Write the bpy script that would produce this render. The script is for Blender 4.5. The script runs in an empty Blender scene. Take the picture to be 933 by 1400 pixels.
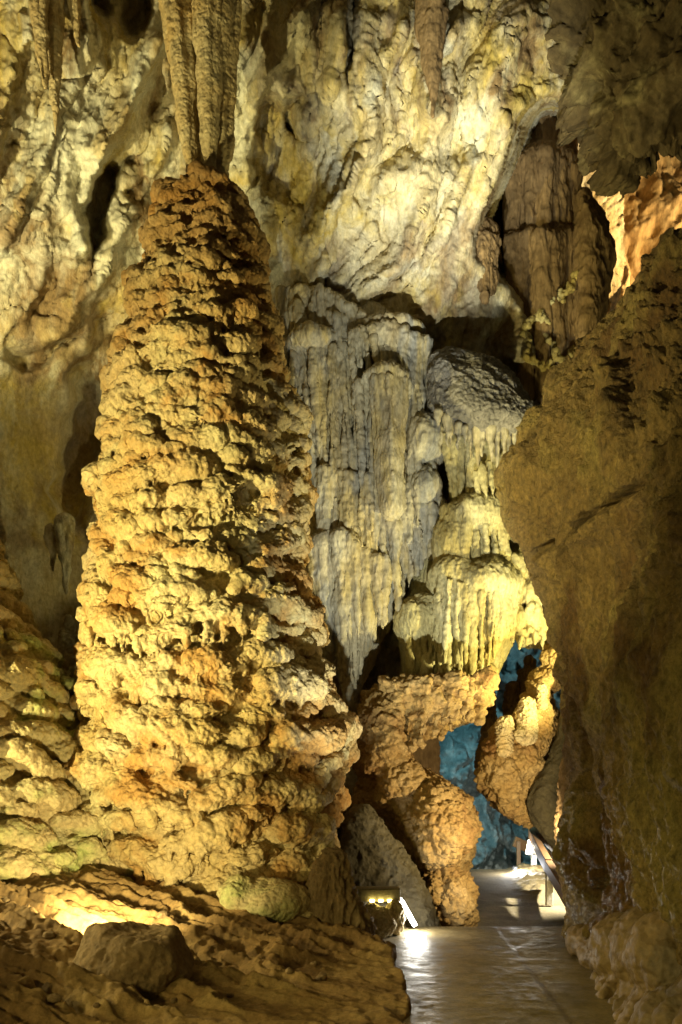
import bpy, math, random
import numpy as np
from concurrent.futures import ThreadPoolExecutor

# ------------------------------------------------------------------ camera frame
F, HX, HY, CZ = 1100.0, 466.5, 1080.0, 1.7     # focal length in photo pixels, eye point, eye height


def W(px, py, Y):
    """photo direction + distance (m) -> world point"""
    px = np.asarray(px, float); py = np.asarray(py, float); Y = np.asarray(Y, float)
    return np.stack(np.broadcast_arrays((px - HX) / F * Y, Y, CZ - (py - HY) / F * Y), -1)


POOL = ThreadPoolExecutor(4)


def par(fn, P, chunk=60000):
    n = len(P)
    if n <= chunk:
        return fn(P)
    parts = list(POOL.map(fn, [P[i:i + chunk] for i in range(0, n, chunk)]))
    if isinstance(parts[0], tuple):
        return tuple(np.concatenate([p[i] for p in parts]) for i in range(len(parts[0])))
    return np.concatenate(parts)


# ------------------------------------------------------------------ noise
def _hash(x, y, z, seed):
    h = (x.astype(np.uint32) * np.uint32(374761393) + y.astype(np.uint32) * np.uint32(668265263)
         + z.astype(np.uint32) * np.uint32(2246822519) + np.uint32((seed * 3266489917) & 0xffffffff))
    h = (h ^ (h >> np.uint32(13))) * np.uint32(1274126177)
    h = (h ^ (h >> np.uint32(16))) * np.uint32(2654435761)
    return h ^ (h >> np.uint32(15))


_ang = np.random.RandomState(5).normal(size=(256, 3))
GRAD = (_ang / np.linalg.norm(_ang, axis=1)[:, None]).astype(np.float32)


def _perlin(P, seed):
    P = P.astype(np.float32)
    f = np.floor(P); i = f.astype(np.int32); d = P - f
    u = d * d * d * (d * (d * 6 - 15) + 10)
    out = 0.0
    for cx in (0, 1):
        wx = u[:, 0] if cx else 1 - u[:, 0]
        for cy in (0, 1):
            wy = wx * (u[:, 1] if cy else 1 - u[:, 1])
            for cz in (0, 1):
                w = wy * (u[:, 2] if cz else 1 - u[:, 2])
                g = GRAD[_hash(i[:, 0] + cx, i[:, 1] + cy, i[:, 2] + cz, seed) & np.uint32(255)]
                out = out + w * (g[:, 0] * (d[:, 0] - cx) + g[:, 1] * (d[:, 1] - cy) + g[:, 2] * (d[:, 2] - cz))
    return out * 1.6


def fbm(P, freq, octv=4, seed=0, gain=0.5, ridge=False):
    fr = np.asarray(freq, np.float32)

    def f(p):
        s = 0.0; a = 1.0; q = p * fr
        for o in range(octv):
            n = _perlin(q + 17.3 * o, seed + o)
            s = s + a * ((1 - 2 * np.abs(n)) if ridge else n)
            a *= gain; q = q * 2.03
        return s
    return par(f, np.asarray(P, np.float32))


def worley(P, freq, seed=0):
    fr = np.asarray(freq, np.float32)

    def f(p):
        p = p * fr
        fl = np.floor(p); i = fl.astype(np.int32); d = p - fl
        f1 = np.full(len(p), 9.0, np.float32); f2 = f1.copy()
        for cx in (-1, 0, 1):
            for cy in (-1, 0, 1):
                for cz in (-1, 0, 1):
                    h = _hash(i[:, 0] + cx, i[:, 1] + cy, i[:, 2] + cz, seed)
                    ox = (h & np.uint32(1023)).astype(np.float32) / 1023
                    oy = ((h >> np.uint32(10)) & np.uint32(1023)).astype(np.float32) / 1023
                    oz = ((h >> np.uint32(20)) & np.uint32(1023)).astype(np.float32) / 1023
                    r = (cx + ox - d[:, 0]) ** 2 + (cy + oy - d[:, 1]) ** 2 + (cz + oz - d[:, 2]) ** 2
                    f2 = np.minimum(f2, np.maximum(f1, r)); f1 = np.minimum(f1, r)
        return np.sqrt(f1), np.sqrt(f2)
    return par(f, np.asarray(P, np.float32))


def facets(P, freq, seed=0):
    """broken rock: every cell is a plane of its own tilt and height"""
    fr = np.asarray(freq, np.float32)

    def f(p):
        p = p * fr
        fl = np.floor(p); i = fl.astype(np.int32); d = p - fl
        best = np.full(len(p), 9.0, np.float32); val = np.zeros(len(p), np.float32)
        for cx in (-1, 0, 1):
            for cy in (-1, 0, 1):
                for cz in (-1, 0, 1):
                    h = _hash(i[:, 0] + cx, i[:, 1] + cy, i[:, 2] + cz, seed)
                    v = [cx + (h & np.uint32(1023)).astype(np.float32) / 1023 - d[:, 0],
                         cy + ((h >> np.uint32(10)) & np.uint32(1023)).astype(np.float32) / 1023 - d[:, 1],
                         cz + ((h >> np.uint32(20)) & np.uint32(1023)).astype(np.float32) / 1023 - d[:, 2]]
                    r = v[0] ** 2 + v[1] ** 2 + v[2] ** 2
                    h2 = h * np.uint32(2654435761)
                    h2 = h2 ^ (h2 >> np.uint32(15))
                    g = GRAD[h2 & np.uint32(255)]
                    q = ((h2 >> np.uint32(9)) & np.uint32(255)).astype(np.float32) / 255 - .5 + 1.1 * (g[:, 0] * v[0] + g[:, 1] * v[1] + g[:, 2] * v[2])
                    m = r < best
                    best = np.where(m, r, best); val = np.where(m, q, val)
        return val
    return par(f, np.asarray(P, np.float32))


def sstep(a, b, x):
    t = np.clip((x - a) / (b - a), 0, 1)
    return t * t * (3 - 2 * t)


# ------------------------------------------------------------------ outlines
def poly_sdf(pts, X, Y):
    pts = np.asarray(pts, float)
    d = np.full(X.shape, 1e9); s = np.ones(X.shape)
    n = len(pts)
    for i in range(n):
        ax, ay = pts[i - 1]; bx, by = pts[i]
        ex, ey = bx - ax, by - ay
        wx, wy = X - ax, Y - ay
        t = np.clip((wx * ex + wy * ey) / (ex * ex + ey * ey + 1e-9), 0, 1)
        d = np.minimum(d, (wx - ex * t) ** 2 + (wy - ey * t) ** 2)
        c1 = (Y >= ay) & (Y < by) & (ex * wy > ey * wx)
        c2 = (Y < ay) & (Y >= by) & (ex * wy < ey * wx)
        s = np.where(c1 | c2, -s, s)
    return np.sqrt(d) * s


def line_dist(pts, X, Y):
    d = np.full(X.shape, 1e9)
    for (ax, ay), (bx, by) in zip(pts[:-1], pts[1:]):
        ex, ey = bx - ax, by - ay
        t = np.clip(((X - ax) * ex + (Y - ay) * ey) / (ex * ex + ey * ey), 0, 1)
        d = np.minimum(d, (X - ax - ex * t) ** 2 + (Y - ay - ey * t) ** 2)
    return np.sqrt(d)


def smooth_poly(pts, it=2):
    p = np.asarray(pts, float)
    for _ in range(it):
        q = np.roll(p, -1, 0)
        p = np.stack([p * .75 + q * .25, p * .25 + q * .75], 1).reshape(-1, 2)
    return p


class PolyField:
    def __init__(s, pts, pad=160, step=3.0, smooth=1):
        p = smooth_poly(pts, smooth) if smooth else np.asarray(pts, float)
        s.lo = p.min(0) - pad; hi = p.max(0) + pad; s.step = step
        gx = np.arange(s.lo[0], hi[0] + step, step); gy = np.arange(s.lo[1], hi[1] + step, step)
        X, Y = np.meshgrid(gx, gy, indexing='ij')
        s.A = poly_sdf(p, X, Y).astype(np.float32)

    def __call__(s, px, py):
        u = np.clip((px - s.lo[0]) / s.step, 0, s.A.shape[0] - 1.001)
        v = np.clip((py - s.lo[1]) / s.step, 0, s.A.shape[1] - 1.001)
        i = u.astype(int); j = v.astype(int); fu = u - i; fv = v - j
        A = s.A
        return (A[i, j] * (1 - fu) * (1 - fv) + A[i + 1, j] * fu * (1 - fv)
                + A[i, j + 1] * (1 - fu) * fv + A[i + 1, j + 1] * fu * fv)


class TPS:
    """smooth depth field through control points (x, y, depth)"""
    def __init__(s, pts, lam=0.02):
        p = np.asarray(pts, float); s.c = p[:, :2] / 100; n = len(p)
        r2 = ((s.c[:, None] - s.c[None]) ** 2).sum(-1)
        K = np.where(r2 > 0, .5 * r2 * np.log(r2 + 1e-12), 0) + lam * np.eye(n)
        Pm = np.c_[np.ones(n), s.c]
        A = np.block([[K, Pm], [Pm.T, np.zeros((3, 3))]])
        s.w = np.linalg.solve(A, np.r_[p[:, 2], 0, 0, 0]); s.n = n
        s.lo, s.hi = p[:, 2].min(), p[:, 2].max()

    def __call__(s, X, Y):
        sh = np.broadcast(X, Y).shape
        X = np.broadcast_to(X, sh).ravel() / 100; Y = np.broadcast_to(Y, sh).ravel() / 100

        def f(q):
            o = s.w[s.n] + s.w[s.n + 1] * q[:, 0] + s.w[s.n + 2] * q[:, 1]
            for k in range(s.n):
                r2 = (q[:, 0] - s.c[k, 0]) ** 2 + (q[:, 1] - s.c[k, 1]) ** 2
                o = o + s.w[k] * .5 * r2 * np.log(r2 + 1e-12)
            return o
        return np.clip(par(f, np.stack([X, Y], 1)).reshape(sh), s.lo - .5, s.hi + .5)


# ------------------------------------------------------------------ solids
class Vol:
    def __init__(s, lo, hi, h):
        s.lo = np.asarray(lo, float); s.h = h
        s.n = np.ceil((np.asarray(hi, float) - s.lo) / h).astype(int) + 1
        s.D = np.full(s.n, 2.0, np.float32)
        s.ax = [(s.lo[i] + h * np.arange(s.n[i])).astype(np.float32) for i in range(3)]

    @classmethod
    def view(cls, x0, x1, y0, y1, Y0, Y1, h, m=.15):
        c = W([x0, x1, x0, x1, x0, x1, x0, x1], [y0, y0, y1, y1, y0, y0, y1, y1], [Y0, Y0, Y0, Y0, Y1, Y1, Y1, Y1])
        return cls(c.min(0) - m, c.max(0) + m, h)

    def add(s, fn, lo, hi, k=0.0, sub=False):
        m = k + 2 * s.h
        a = np.clip(np.floor((np.asarray(lo) - m - s.lo) / s.h).astype(int), 0, s.n)
        b = np.clip(np.ceil((np.asarray(hi) + m - s.lo) / s.h).astype(int) + 1, 0, s.n)
        if np.any(b - a < 1):
            return
        sl = tuple(slice(a[i], b[i]) for i in range(3))
        d = fn(s.ax[0][sl[0]][:, None, None], s.ax[1][sl[1]][None, :, None], s.ax[2][sl[2]][None, None, :])
        D = s.D[sl]
        if sub:
            s.D[sl] = np.maximum(D, -d); return
        if k > 0:
            t = np.clip(.5 + .5 * (D - d) / k, 0, 1)
            s.D[sl] = D * (1 - t) + d * t - k * t * (1 - t)
        else:
            s.D[sl] = np.minimum(D, d)

    def ell(s, c, r, k=.03, R=None, sub=False):
        c = np.asarray(c, float); r = np.asarray(r, float) * np.ones(3)
        ext = r if R is None else np.full(3, r.max())

        def f(x, y, z):
            x = x - c[0]; y = y - c[1]; z = z - c[2]
            if R is not None:
                x, y, z = (R[0, 0] * x + R[0, 1] * y + R[0, 2] * z, R[1, 0] * x + R[1, 1] * y + R[1, 2] * z,
                           R[2, 0] * x + R[2, 1] * y + R[2, 2] * z)
            x2, y2, z2 = x * x, y * y, z * z
            k0 = np.sqrt(x2 / r[0] ** 2 + y2 / r[1] ** 2 + z2 / r[2] ** 2)
            k1 = np.sqrt(x2 / r[0] ** 4 + y2 / r[1] ** 4 + z2 / r[2] ** 4) + 1e-6
            return k0 * (k0 - 1) / k1
        s.add(f, c - ext, c + ext, k, sub)

    def cone(s, a, b, ra, rb, k=.02):
        a = np.asarray(a, float); b = np.asarray(b, float); e = b - a; L = e @ e + 1e-9
        m = max(ra, rb)

        def f(x, y, z):
            x = x - a[0]; y = y - a[1]; z = z - a[2]
            t = np.clip((x * e[0] + y * e[1] + z * e[2]) / L, 0, 1)
            return np.sqrt((x - e[0] * t) ** 2 + (y - e[1] * t) ** 2 + (z - e[2] * t) ** 2) - (ra + (rb - ra) * t)
        s.add(f, np.minimum(a, b) - m, np.maximum(a, b) + m, k)

    def slab(s, poly, Yf, T, R, k=.05, smooth=1, wob=0.0, seed=0):
        """a rock with the given outline: front at Yf (number or field), half thickness T, edge rounding R"""
        pf = PolyField(poly, smooth=smooth)
        shp = tuple(s.n)
        x = s.ax[0][:, None, None]; y = s.ax[1][None, :, None]; z = s.ax[2][None, None, :]
        px = np.broadcast_to(HX + x / y * F, shp); py = np.broadcast_to(HY - (z - CZ) / y * F, shp)
        yf = Yf(px, py) if callable(Yf) else Yf
        sd = -pf(px, py) * (y / F)
        q = np.clip(sd / R, 0, 1)
        dy = np.abs(y - (yf + T))
        d = np.where(sd > 0, dy - T * np.sqrt(1 - (1 - q) ** 2), np.sqrt(dy ** 2 + np.minimum(sd, 0) ** 2)).astype(np.float32)
        if k > 0:
            t = np.clip(.5 + .5 * (s.D - d) / k, 0, 1)
            s.D = s.D * (1 - t) + d * t - k * t * (1 - t)
        else:
            s.D = np.minimum(s.D, d)

    def mesh(s):
        D = s.D
        D[0], D[-1] = np.maximum(D[0], .01), np.maximum(D[-1], .01)
        D[:, 0], D[:, -1] = np.maximum(D[:, 0], .01), np.maximum(D[:, -1], .01)
        D[:, :, 0], D[:, :, -1] = np.maximum(D[:, :, 0], .01), np.maximum(D[:, :, -1], .01)
        I = D < 0
        c = [(i, j, k) for i in (0, 1) for j in (0, 1) for k in (0, 1)]
        sh = tuple(np.array(D.shape) - 1)
        cnt = np.zeros(sh, np.int8)
        for i, j, k in c:
            cnt += I[i:i + sh[0], j:j + sh[1], k:k + sh[2]]
        idx = np.argwhere((cnt > 0) & (cnt < 8))
        vid = np.full(sh, -1, np.int32); vid[tuple(idx.T)] = np.arange(len(idx))
        acc = np.zeros((len(idx), 3)); num = np.zeros(len(idx))
        for ax in range(3):
            o1, o2 = [a for a in range(3) if a != ax]
            for p in (0, 1):
                for q in (0, 1):
                    a = idx.copy(); a[:, o1] += p; a[:, o2] += q
                    b = a.copy(); b[:, ax] += 1
                    da = D[tuple(a.T)]; db = D[tuple(b.T)]
                    m = (da < 0) != (db < 0)
                    t = np.where(m, da / np.where(m, da - db, 1), 0)
                    pos = a - idx
                    pos = pos.astype(float); pos[:, ax] += t
                    acc += pos * m[:, None]; num += m
        V = s.lo + (idx + acc / num[:, None]) * s.h
        Q = []
        for ax in range(3):
            o1, o2 = (ax + 1) % 3, (ax + 2) % 3
            sl0 = [slice(1, -1)] * 3; sl1 = [slice(1, -1)] * 3
            sl0[ax] = slice(0, -1); sl1[ax] = slice(1, None)
            A, B = I[tuple(sl0)], I[tuple(sl1)]
            e = np.argwhere(A != B)
            ins = A[tuple(e.T)]
            e[:, o1] += 1; e[:, o2] += 1
            def cell(d1, d2):
                g = e.copy(); g[:, o1] -= d1; g[:, o2] -= d2
                return vid[tuple(g.T)]
            q = np.stack([cell(1, 1), cell(0, 1), cell(0, 0), cell(1, 0)], 1)
            q[~ins] = q[~ins][:, ::-1]
            Q.append(q)
        Q = np.concatenate(Q)
        return V, Q


def keep_main(V, Q):
    """drop the crumbs that touch nothing: keep the largest connected piece"""
    n = len(V); lab = np.arange(n)
    e = np.concatenate([Q[:, [0, 1]], Q[:, [1, 2]], Q[:, [2, 3]], Q[:, [3, 0]]])
    for _ in range(200):
        a, b = lab[e[:, 0]], lab[e[:, 1]]
        m = np.minimum(a, b); new = lab.copy()
        np.minimum.at(new, a, m); np.minimum.at(new, b, m)
        new = new[new]; new = new[new]
        if np.array_equal(new, lab):
            break
        lab = new
    lab = lab[lab]
    big = np.bincount(lab).argmax()
    keep = lab == big
    if keep.all():
        return V, Q
    mp = np.cumsum(keep) - 1
    return V[keep], mp[Q[keep[Q[:, 0]]]]


def subdivide(V, Q):
    n = len(V)
    e = np.concatenate([Q[:, [0, 1]], Q[:, [1, 2]], Q[:, [2, 3]], Q[:, [3, 0]]])
    key = np.minimum(e[:, 0], e[:, 1]).astype(np.int64) * n + np.maximum(e[:, 0], e[:, 1])
    uk, inv = np.unique(key, return_inverse=True)
    ea, eb = uk // n, uk % n
    EM = (V[ea] + V[eb]) / 2
    FC = V[Q].mean(1)
    m = len(Q); E = inv.reshape(4, m).T + n
    f = np.arange(m) + n + len(uk)
    V2 = np.concatenate([V, EM, FC])
    Q2 = np.concatenate([np.stack([Q[:, 0], E[:, 0], f, E[:, 3]], 1), np.stack([E[:, 0], Q[:, 1], E[:, 1], f], 1),
                         np.stack([f, E[:, 1], Q[:, 2], E[:, 2]], 1), np.stack([E[:, 3], f, E[:, 2], Q[:, 3]], 1)])
    return V2, Q2


def relax(V, Q, it=1, w=.5):
    a = np.concatenate([Q[:, 0], Q[:, 1], Q[:, 2], Q[:, 3]]); b = np.concatenate([Q[:, 1], Q[:, 2], Q[:, 3], Q[:, 0]])
    cnt = np.bincount(a, minlength=len(V)) + np.bincount(b, minlength=len(V))
    for _ in range(it):
        M = np.stack([np.bincount(a, V[b, i], len(V)) + np.bincount(b, V[a, i], len(V)) for i in range(3)], 1)
        V = V * (1 - w) + w * M / np.maximum(cnt, 1)[:, None]
    return V


def normals(V, Q):
    n = np.cross(V[Q[:, 2]] - V[Q[:, 0]], V[Q[:, 3]] - V[Q[:, 1]])
    N = np.stack([sum(np.bincount(Q[:, k], n[:, i], len(V)) for k in range(4)) for i in range(3)], 1)
    return N / (np.linalg.norm(N, axis=1)[:, None] + 1e-12)


def finish(vol, sub=1, rl=1, disp=None):
    V, Q = keep_main(*vol.mesh())
    for _ in range(sub):
        V, Q = subdivide(V, Q)
    if rl:
        V = relax(V, Q, rl)
    if disp is not None:
        N = normals(V, Q)
        V = V + N * disp(V, N)[:, None]
    return V, Q


# ------------------------------------------------------------------ objects
COL = bpy.context.scene.collection


def raw_mesh(name, V, Q, mat, smooth=True):
    me = bpy.data.meshes.new(name)
    V = np.asarray(V, np.float32); Q = np.asarray(Q, np.int32)
    me.vertices.add(len(V)); me.vertices.foreach_set('co', V.ravel())
    me.loops.add(Q.size); me.loops.foreach_set('vertex_index', Q.ravel())
    me.polygons.add(len(Q)); me.polygons.foreach_set('loop_start', np.arange(0, Q.size, Q.shape[1], dtype=np.int32))
    me.update(calc_edges=True)
    me.polygons.foreach_set('use_smooth', np.full(len(Q), smooth))
    me.materials.append(mat)
    return me


def link(name, VQ, mat, label=None, cat=None, group=None, kind=None, parent=None, smooth=True, origin=None):
    V, Q = VQ
    V = np.asarray(V, float)
    base = np.zeros(3)
    if parent is not None:
        base = np.array(parent.location) if origin is None else np.asarray(origin, float) 
    elif kind != 'structure':
        lo, hi = V.min(0), V.max(0)
        base = np.array([(lo[0] + hi[0]) / 2, (lo[1] + hi[1]) / 2, lo[2]]) if origin is None else np.asarray(origin, float)
    o = bpy.data.objects.new(name, raw_mesh(name, V - base, Q, mat, smooth))
    COL.objects.link(o)
    if parent is not None:
        o.parent = parent
        o.location = base - np.array(parent.location)
    else:
        o.location = base
    for k, v in (('label', label), ('category', cat), ('group', group), ('kind', kind)):
        if v:
            o[k] = v
    return o


def empty(name, loc, label, cat, group=None):
    o = bpy.data.objects.new(name, None); COL.objects.link(o)
    o.location = loc; o['label'] = label; o['category'] = cat
    if group:
        o['group'] = group
    return o


def box(c, ux, uy, uz, bev=0.0):
    """box with centre c and half-axis vectors; chamfered edges through the subdivided corner trick"""
    c = np.asarray(c, float); ux, uy, uz = (np.asarray(a, float) for a in (ux, uy, uz))
    L = [np.linalg.norm(a) for a in (ux, uy, uz)]
    b = min(bev, min(L) * .45)
    if b <= 0:
        s = [(-1, -1, -1), (1, -1, -1), (1, 1, -1), (-1, 1, -1), (-1, -1, 1), (1, -1, 1), (1, 1, 1), (-1, 1, 1)]
        V = np.array([c + a * ux + bb * uy + d * uz for a, bb, d in s])
        Q = np.array([(0, 3, 2, 1), (4, 5, 6, 7), (0, 1, 5, 4), (1, 2, 6, 5), (2, 3, 7, 6), (3, 0, 4, 7)])
        return V, Q
    t = [np.array([-1, -1 + b / l, 1 - b / l, 1]) for l in L]
    V = []; ids = {}
    for i in range(4):
        for j in range(4):
            for k in range(4):
                if 0 < i < 3 and 0 < j < 3 and 0 < k < 3:
                    continue
                q = np.array([t[0][i], t[1][j], t[2][k]])
                e = np.array([i in (0, 3), j in (0, 3), k in (0, 3)])
                if e.sum() > 1:
                    q = q - e * np.sign(q) * np.array([b / l for l in L]) * (.29 if e.sum() == 2 else .42)
                ids[i, j, k] = len(V); V.append(c + q[0] * ux + q[1] * uy + q[2] * uz)
    Q = []
    for a in range(3):
        for i in range(3):
            for j in range(3):
                for fx, fl in ((0, 1), (3, 0)):
                    def g(p, r):
                        m = [0, 0, 0]; m[a] = fx; m[(a + 1) % 3] = p; m[(a + 2) % 3] = r
                        return ids[tuple(m)]
                    q = [g(i, j), g(i + 1, j), g(i + 1, j + 1), g(i, j + 1)]
                    Q.append(q[::-1] if fl else q)
    return np.array(V), np.array(Q)


def beam(a, b, w, h, bev=.01, up=(0, 0, 1)):
    a = np.asarray(a, float); b = np.asarray(b, float)
    d = (b - a) / 2; u = d / np.linalg.norm(d)
    s = np.cross(u, up); s /= np.linalg.norm(s); t = np.cross(s, u)
    return box((a + b) / 2, s * w / 2, d, t * h / 2, bev)


def lathe(c, prof, n=20):
    V = []; Q = []
    for r, z in prof:
        for k in range(n):
            V.append((c[0] + r * math.cos(2 * math.pi * k / n), c[1] + r * math.sin(2 * math.pi * k / n), c[2] + z))
    for i in range(len(prof) - 1):
        for k in range(n):
            Q.append((i * n + k, i * n + (k + 1) % n, (i + 1) * n + (k + 1) % n, (i + 1) * n + k))
    return np.array(V), np.array(Q)


def grid_mesh(P):
    a, b = P.shape[:2]
    I = np.arange(a * b).reshape(a, b)
    Q = np.stack([I[:-1, :-1], I[1:, :-1], I[1:, 1:], I[:-1, 1:]], -1).reshape(-1, 4)
    return P.reshape(-1, 3), Q


# ------------------------------------------------------------------ materials
def srgb(r, g, b):
    f = lambda c: (c / 255 / 12.92 if c / 255 <= .04045 else ((c / 255 + .055) / 1.055) ** 2.4)
    return (f(r), f(g), f(b), 1)


def rock(name, cols, scale=1.2, rough=(.75, .95), grain=40, bump=.35, bdist=.02, streak=None, stain=None, stain_scale=.5,
         aniso=(1, 1, 1), coat=0.0, wet_z=None, spec=.35, speck=.25, vor=0.0, zst=None):
    m = bpy.data.materials.new(name); m.use_nodes = True
    nt = m.node_tree; N = nt.nodes; L = nt.links; N.clear()
    out = N.new('ShaderNodeOutputMaterial'); bs = N.new('ShaderNodeBsdfPrincipled')
    L.new(bs.outputs[0], out.inputs[0])
    g = N.new('ShaderNodeNewGeometry'); mp = N.new('ShaderNodeMapping'); L.new(g.outputs['Position'], mp.inputs[0])
    mp.inputs['Scale'].default_value = aniso

    def noise(sc, det, rg=.55, src=mp, dist=0.0):
        n = N.new('ShaderNodeTexNoise'); n.inputs['Scale'].default_value = sc; n.inputs['Detail'].default_value = det
        n.inputs['Roughness'].default_value = rg; n.inputs['Distortion'].default_value = dist
        L.new(src.outputs[0], n.inputs['Vector']); return n
    n1 = noise(scale, 9, .62, dist=.3)
    rp = N.new('ShaderNodeValToRGB'); L.new(n1.outputs[0], rp.inputs[0])
    el = rp.color_ramp.elements
    while len(el) < len(cols):
        el.new(.5)
    for i, c in enumerate(cols):
        el[i].position = .30 + .40 * i / max(1, len(cols) - 1); el[i].color = c
    col = rp.outputs[0]

    def mix(fac, a, b, mode='MIX'):
        x = N.new('ShaderNodeMix'); x.data_type = 'RGBA'; x.blend_type = mode
        if isinstance(fac, float):
            x.inputs[0].default_value = fac
        else:
            L.new(fac, x.inputs[0])
        L.new(a, x.inputs[6])
        if isinstance(b, tuple):
            x.inputs[7].default_value = b
        else:
            L.new(b, x.inputs[7])
        return x.outputs[2]

    def rng(sock, a, b, c=0.0, d=1.0):
        r = N.new('ShaderNodeMapRange'); r.inputs[1].default_value = a; r.inputs[2].default_value = b
        r.inputs[3].default_value = c; r.inputs[4].default_value = d; L.new(sock, r.inputs[0]); return r.outputs[0]
    if stain:
        for q, st in enumerate(stain):
            ns = noise(stain_scale * (1 + .37 * q), 6, .6, dist=.6)
            ns.inputs['Vector'].default_value = (0, 0, 0)
            mp2 = N.new('ShaderNodeMapping'); mp2.inputs['Location'].default_value = (3.1 * q + 1, 7.7 * q, 2.3 * q)
            mp2.inputs['Scale'].default_value = aniso
            L.new(g.outputs['Position'], mp2.inputs[0]); L.new(mp2.outputs[0], ns.inputs['Vector'])
            col = mix(rng(ns.outputs[0], .50, .62), col, st)
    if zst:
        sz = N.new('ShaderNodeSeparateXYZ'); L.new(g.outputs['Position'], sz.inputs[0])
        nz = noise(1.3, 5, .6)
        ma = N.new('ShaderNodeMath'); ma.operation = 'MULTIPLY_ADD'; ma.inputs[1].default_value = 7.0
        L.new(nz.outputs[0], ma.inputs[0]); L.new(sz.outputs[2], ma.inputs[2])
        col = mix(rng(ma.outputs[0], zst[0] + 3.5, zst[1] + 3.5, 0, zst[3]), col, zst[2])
    if streak:
        mp3 = N.new('ShaderNodeMapping'); mp3.inputs['Scale'].default_value = streak[0]
        L.new(g.outputs['Position'], mp3.inputs[0])
        ns = noise(streak[1], 5, .6, mp3)
        col = mix(rng(ns.outputs[0], .45, .7, 0, streak[3]), col, streak[2])
    if speck:
        n4 = noise(grain * .6, 4, .7)
        gr = N.new('ShaderNodeValToRGB'); L.new(n4.outputs[0], gr.inputs[0])
        gr.color_ramp.elements[0].position = .3; gr.color_ramp.elements[0].color = (1 - speck * 1.6,) * 3 + (1,)
        gr.color_ramp.elements[1].position = .65; gr.color_ramp.elements[1].color = (1 + speck * .3,) * 3 + (1,)
        col = mix(1.0, col, gr.outputs[0], 'MULTIPLY')
    L.new(col, bs.inputs['Base Color'])
    n2 = noise(grain, 6, .7); n3 = noise(scale * 5, 6, .6)
    ro = rng(n3.outputs[0], .3, .7, rough[0], rough[1])
    if wet_z:
        sx = N.new('ShaderNodeSeparateXYZ'); L.new(g.outputs['Position'], sx.inputs[0])
        wz = rng(sx.outputs[2], wet_z[0], wet_z[1])
        mx = N.new('ShaderNodeMix'); L.new(wz, mx.inputs[0]); mx.inputs[2].default_value = wet_z[2]; L.new(ro, mx.inputs[3])
        ro = mx.outputs[0]
    L.new(ro, bs.inputs['Roughness'])
    bs.inputs['Specular IOR Level'].default_value = spec
    bs.inputs['Coat Weight'].default_value = coat; bs.inputs['Coat Roughness'].default_value = .22
    b = N.new('ShaderNodeBump'); b.inputs['Strength'].default_value = bump; b.inputs['Distance'].default_value = bdist
    h = N.new('ShaderNodeMath'); h.operation = 'ADD'
    L.new(n2.outputs[0], h.inputs[0])
    if vor:
        vo = N.new('ShaderNodeTexVoronoi'); vo.inputs['Scale'].default_value = vor
        L.new(mp.outputs[0], vo.inputs['Vector'])
        inv = N.new('ShaderNodeMath'); inv.operation = 'MULTIPLY'; inv.inputs[1].default_value = -.9
        L.new(vo.outputs['Distance'], inv.inputs[0]); L.new(inv.outputs[0], h.inputs[1])
    else:
        L.new(n3.outputs[0], h.inputs[1])
    L.new(h.outputs[0], b.inputs['Height']); L.new(b.outputs[0], bs.inputs['Normal'])
    return m


def plain(name, col, rough=.6, metal=0.0, grain=30, var=.25, bump=.2, aniso=(1, 1, 1)):
    m = bpy.data.materials.new(name); m.use_nodes = True
    nt = m.node_tree; bs = nt.nodes['Principled BSDF']
    g = nt.nodes.new('ShaderNodeNewGeometry'); mp = nt.nodes.new('ShaderNodeMapping'); mp.inputs['Scale'].default_value = aniso
    n = nt.nodes.new('ShaderNodeTexNoise'); n.inputs['Scale'].default_value = grain; n.inputs['Detail'].default_value = 6
    r = nt.nodes.new('ShaderNodeValToRGB')
    r.color_ramp.elements[0].position = .3; r.color_ramp.elements[1].position = .7
    r.color_ramp.elements[0].color = tuple(c * (1 - var) for c in col[:3]) + (1,)
    r.color_ramp.elements[1].color = tuple(min(1, c * (1 + var)) for c in col[:3]) + (1,)
    b = nt.nodes.new('ShaderNodeBump'); b.inputs['Strength'].default_value = bump; b.inputs['Distance'].default_value = .01
    l = nt.links
    l.new(g.outputs['Position'], mp.inputs[0]); l.new(mp.outputs[0], n.inputs['Vector']); l.new(n.outputs[0], r.inputs[0])
    l.new(r.outputs[0], bs.inputs['Base Color']); l.new(n.outputs[0], b.inputs['Height']); l.new(b.outputs[0], bs.inputs['Normal'])
    bs.inputs['Roughness'].default_value = rough; bs.inputs['Metallic'].default_value = metal
    return m


def glow(name, col, s):
    m = bpy.data.materials.new(name); m.use_nodes = True
    bs = m.node_tree.nodes['Principled BSDF']
    bs.inputs['Base Color'].default_value = (.8, .8, .8, 1)
    bs.inputs['Emission Color'].default_value = col; bs.inputs['Emission Strength'].default_value = s
    return m


CREAM = (.56, .47, .29, 1); PALE = (.62, .57, .44, 1); OCHRE = (.46, .30, .11, 1); RUST = (.36, .17, .055, 1)
BROWN = (.22, .13, .06, 1); DARK = (.11, .075, .04, 1); GREY = (.34, .32, .28, 1); SAND = (.50, .38, .20, 1)
MOSS = (.36, .40, .14, 1); YEL = (.55, .42, .14, 1)

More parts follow.
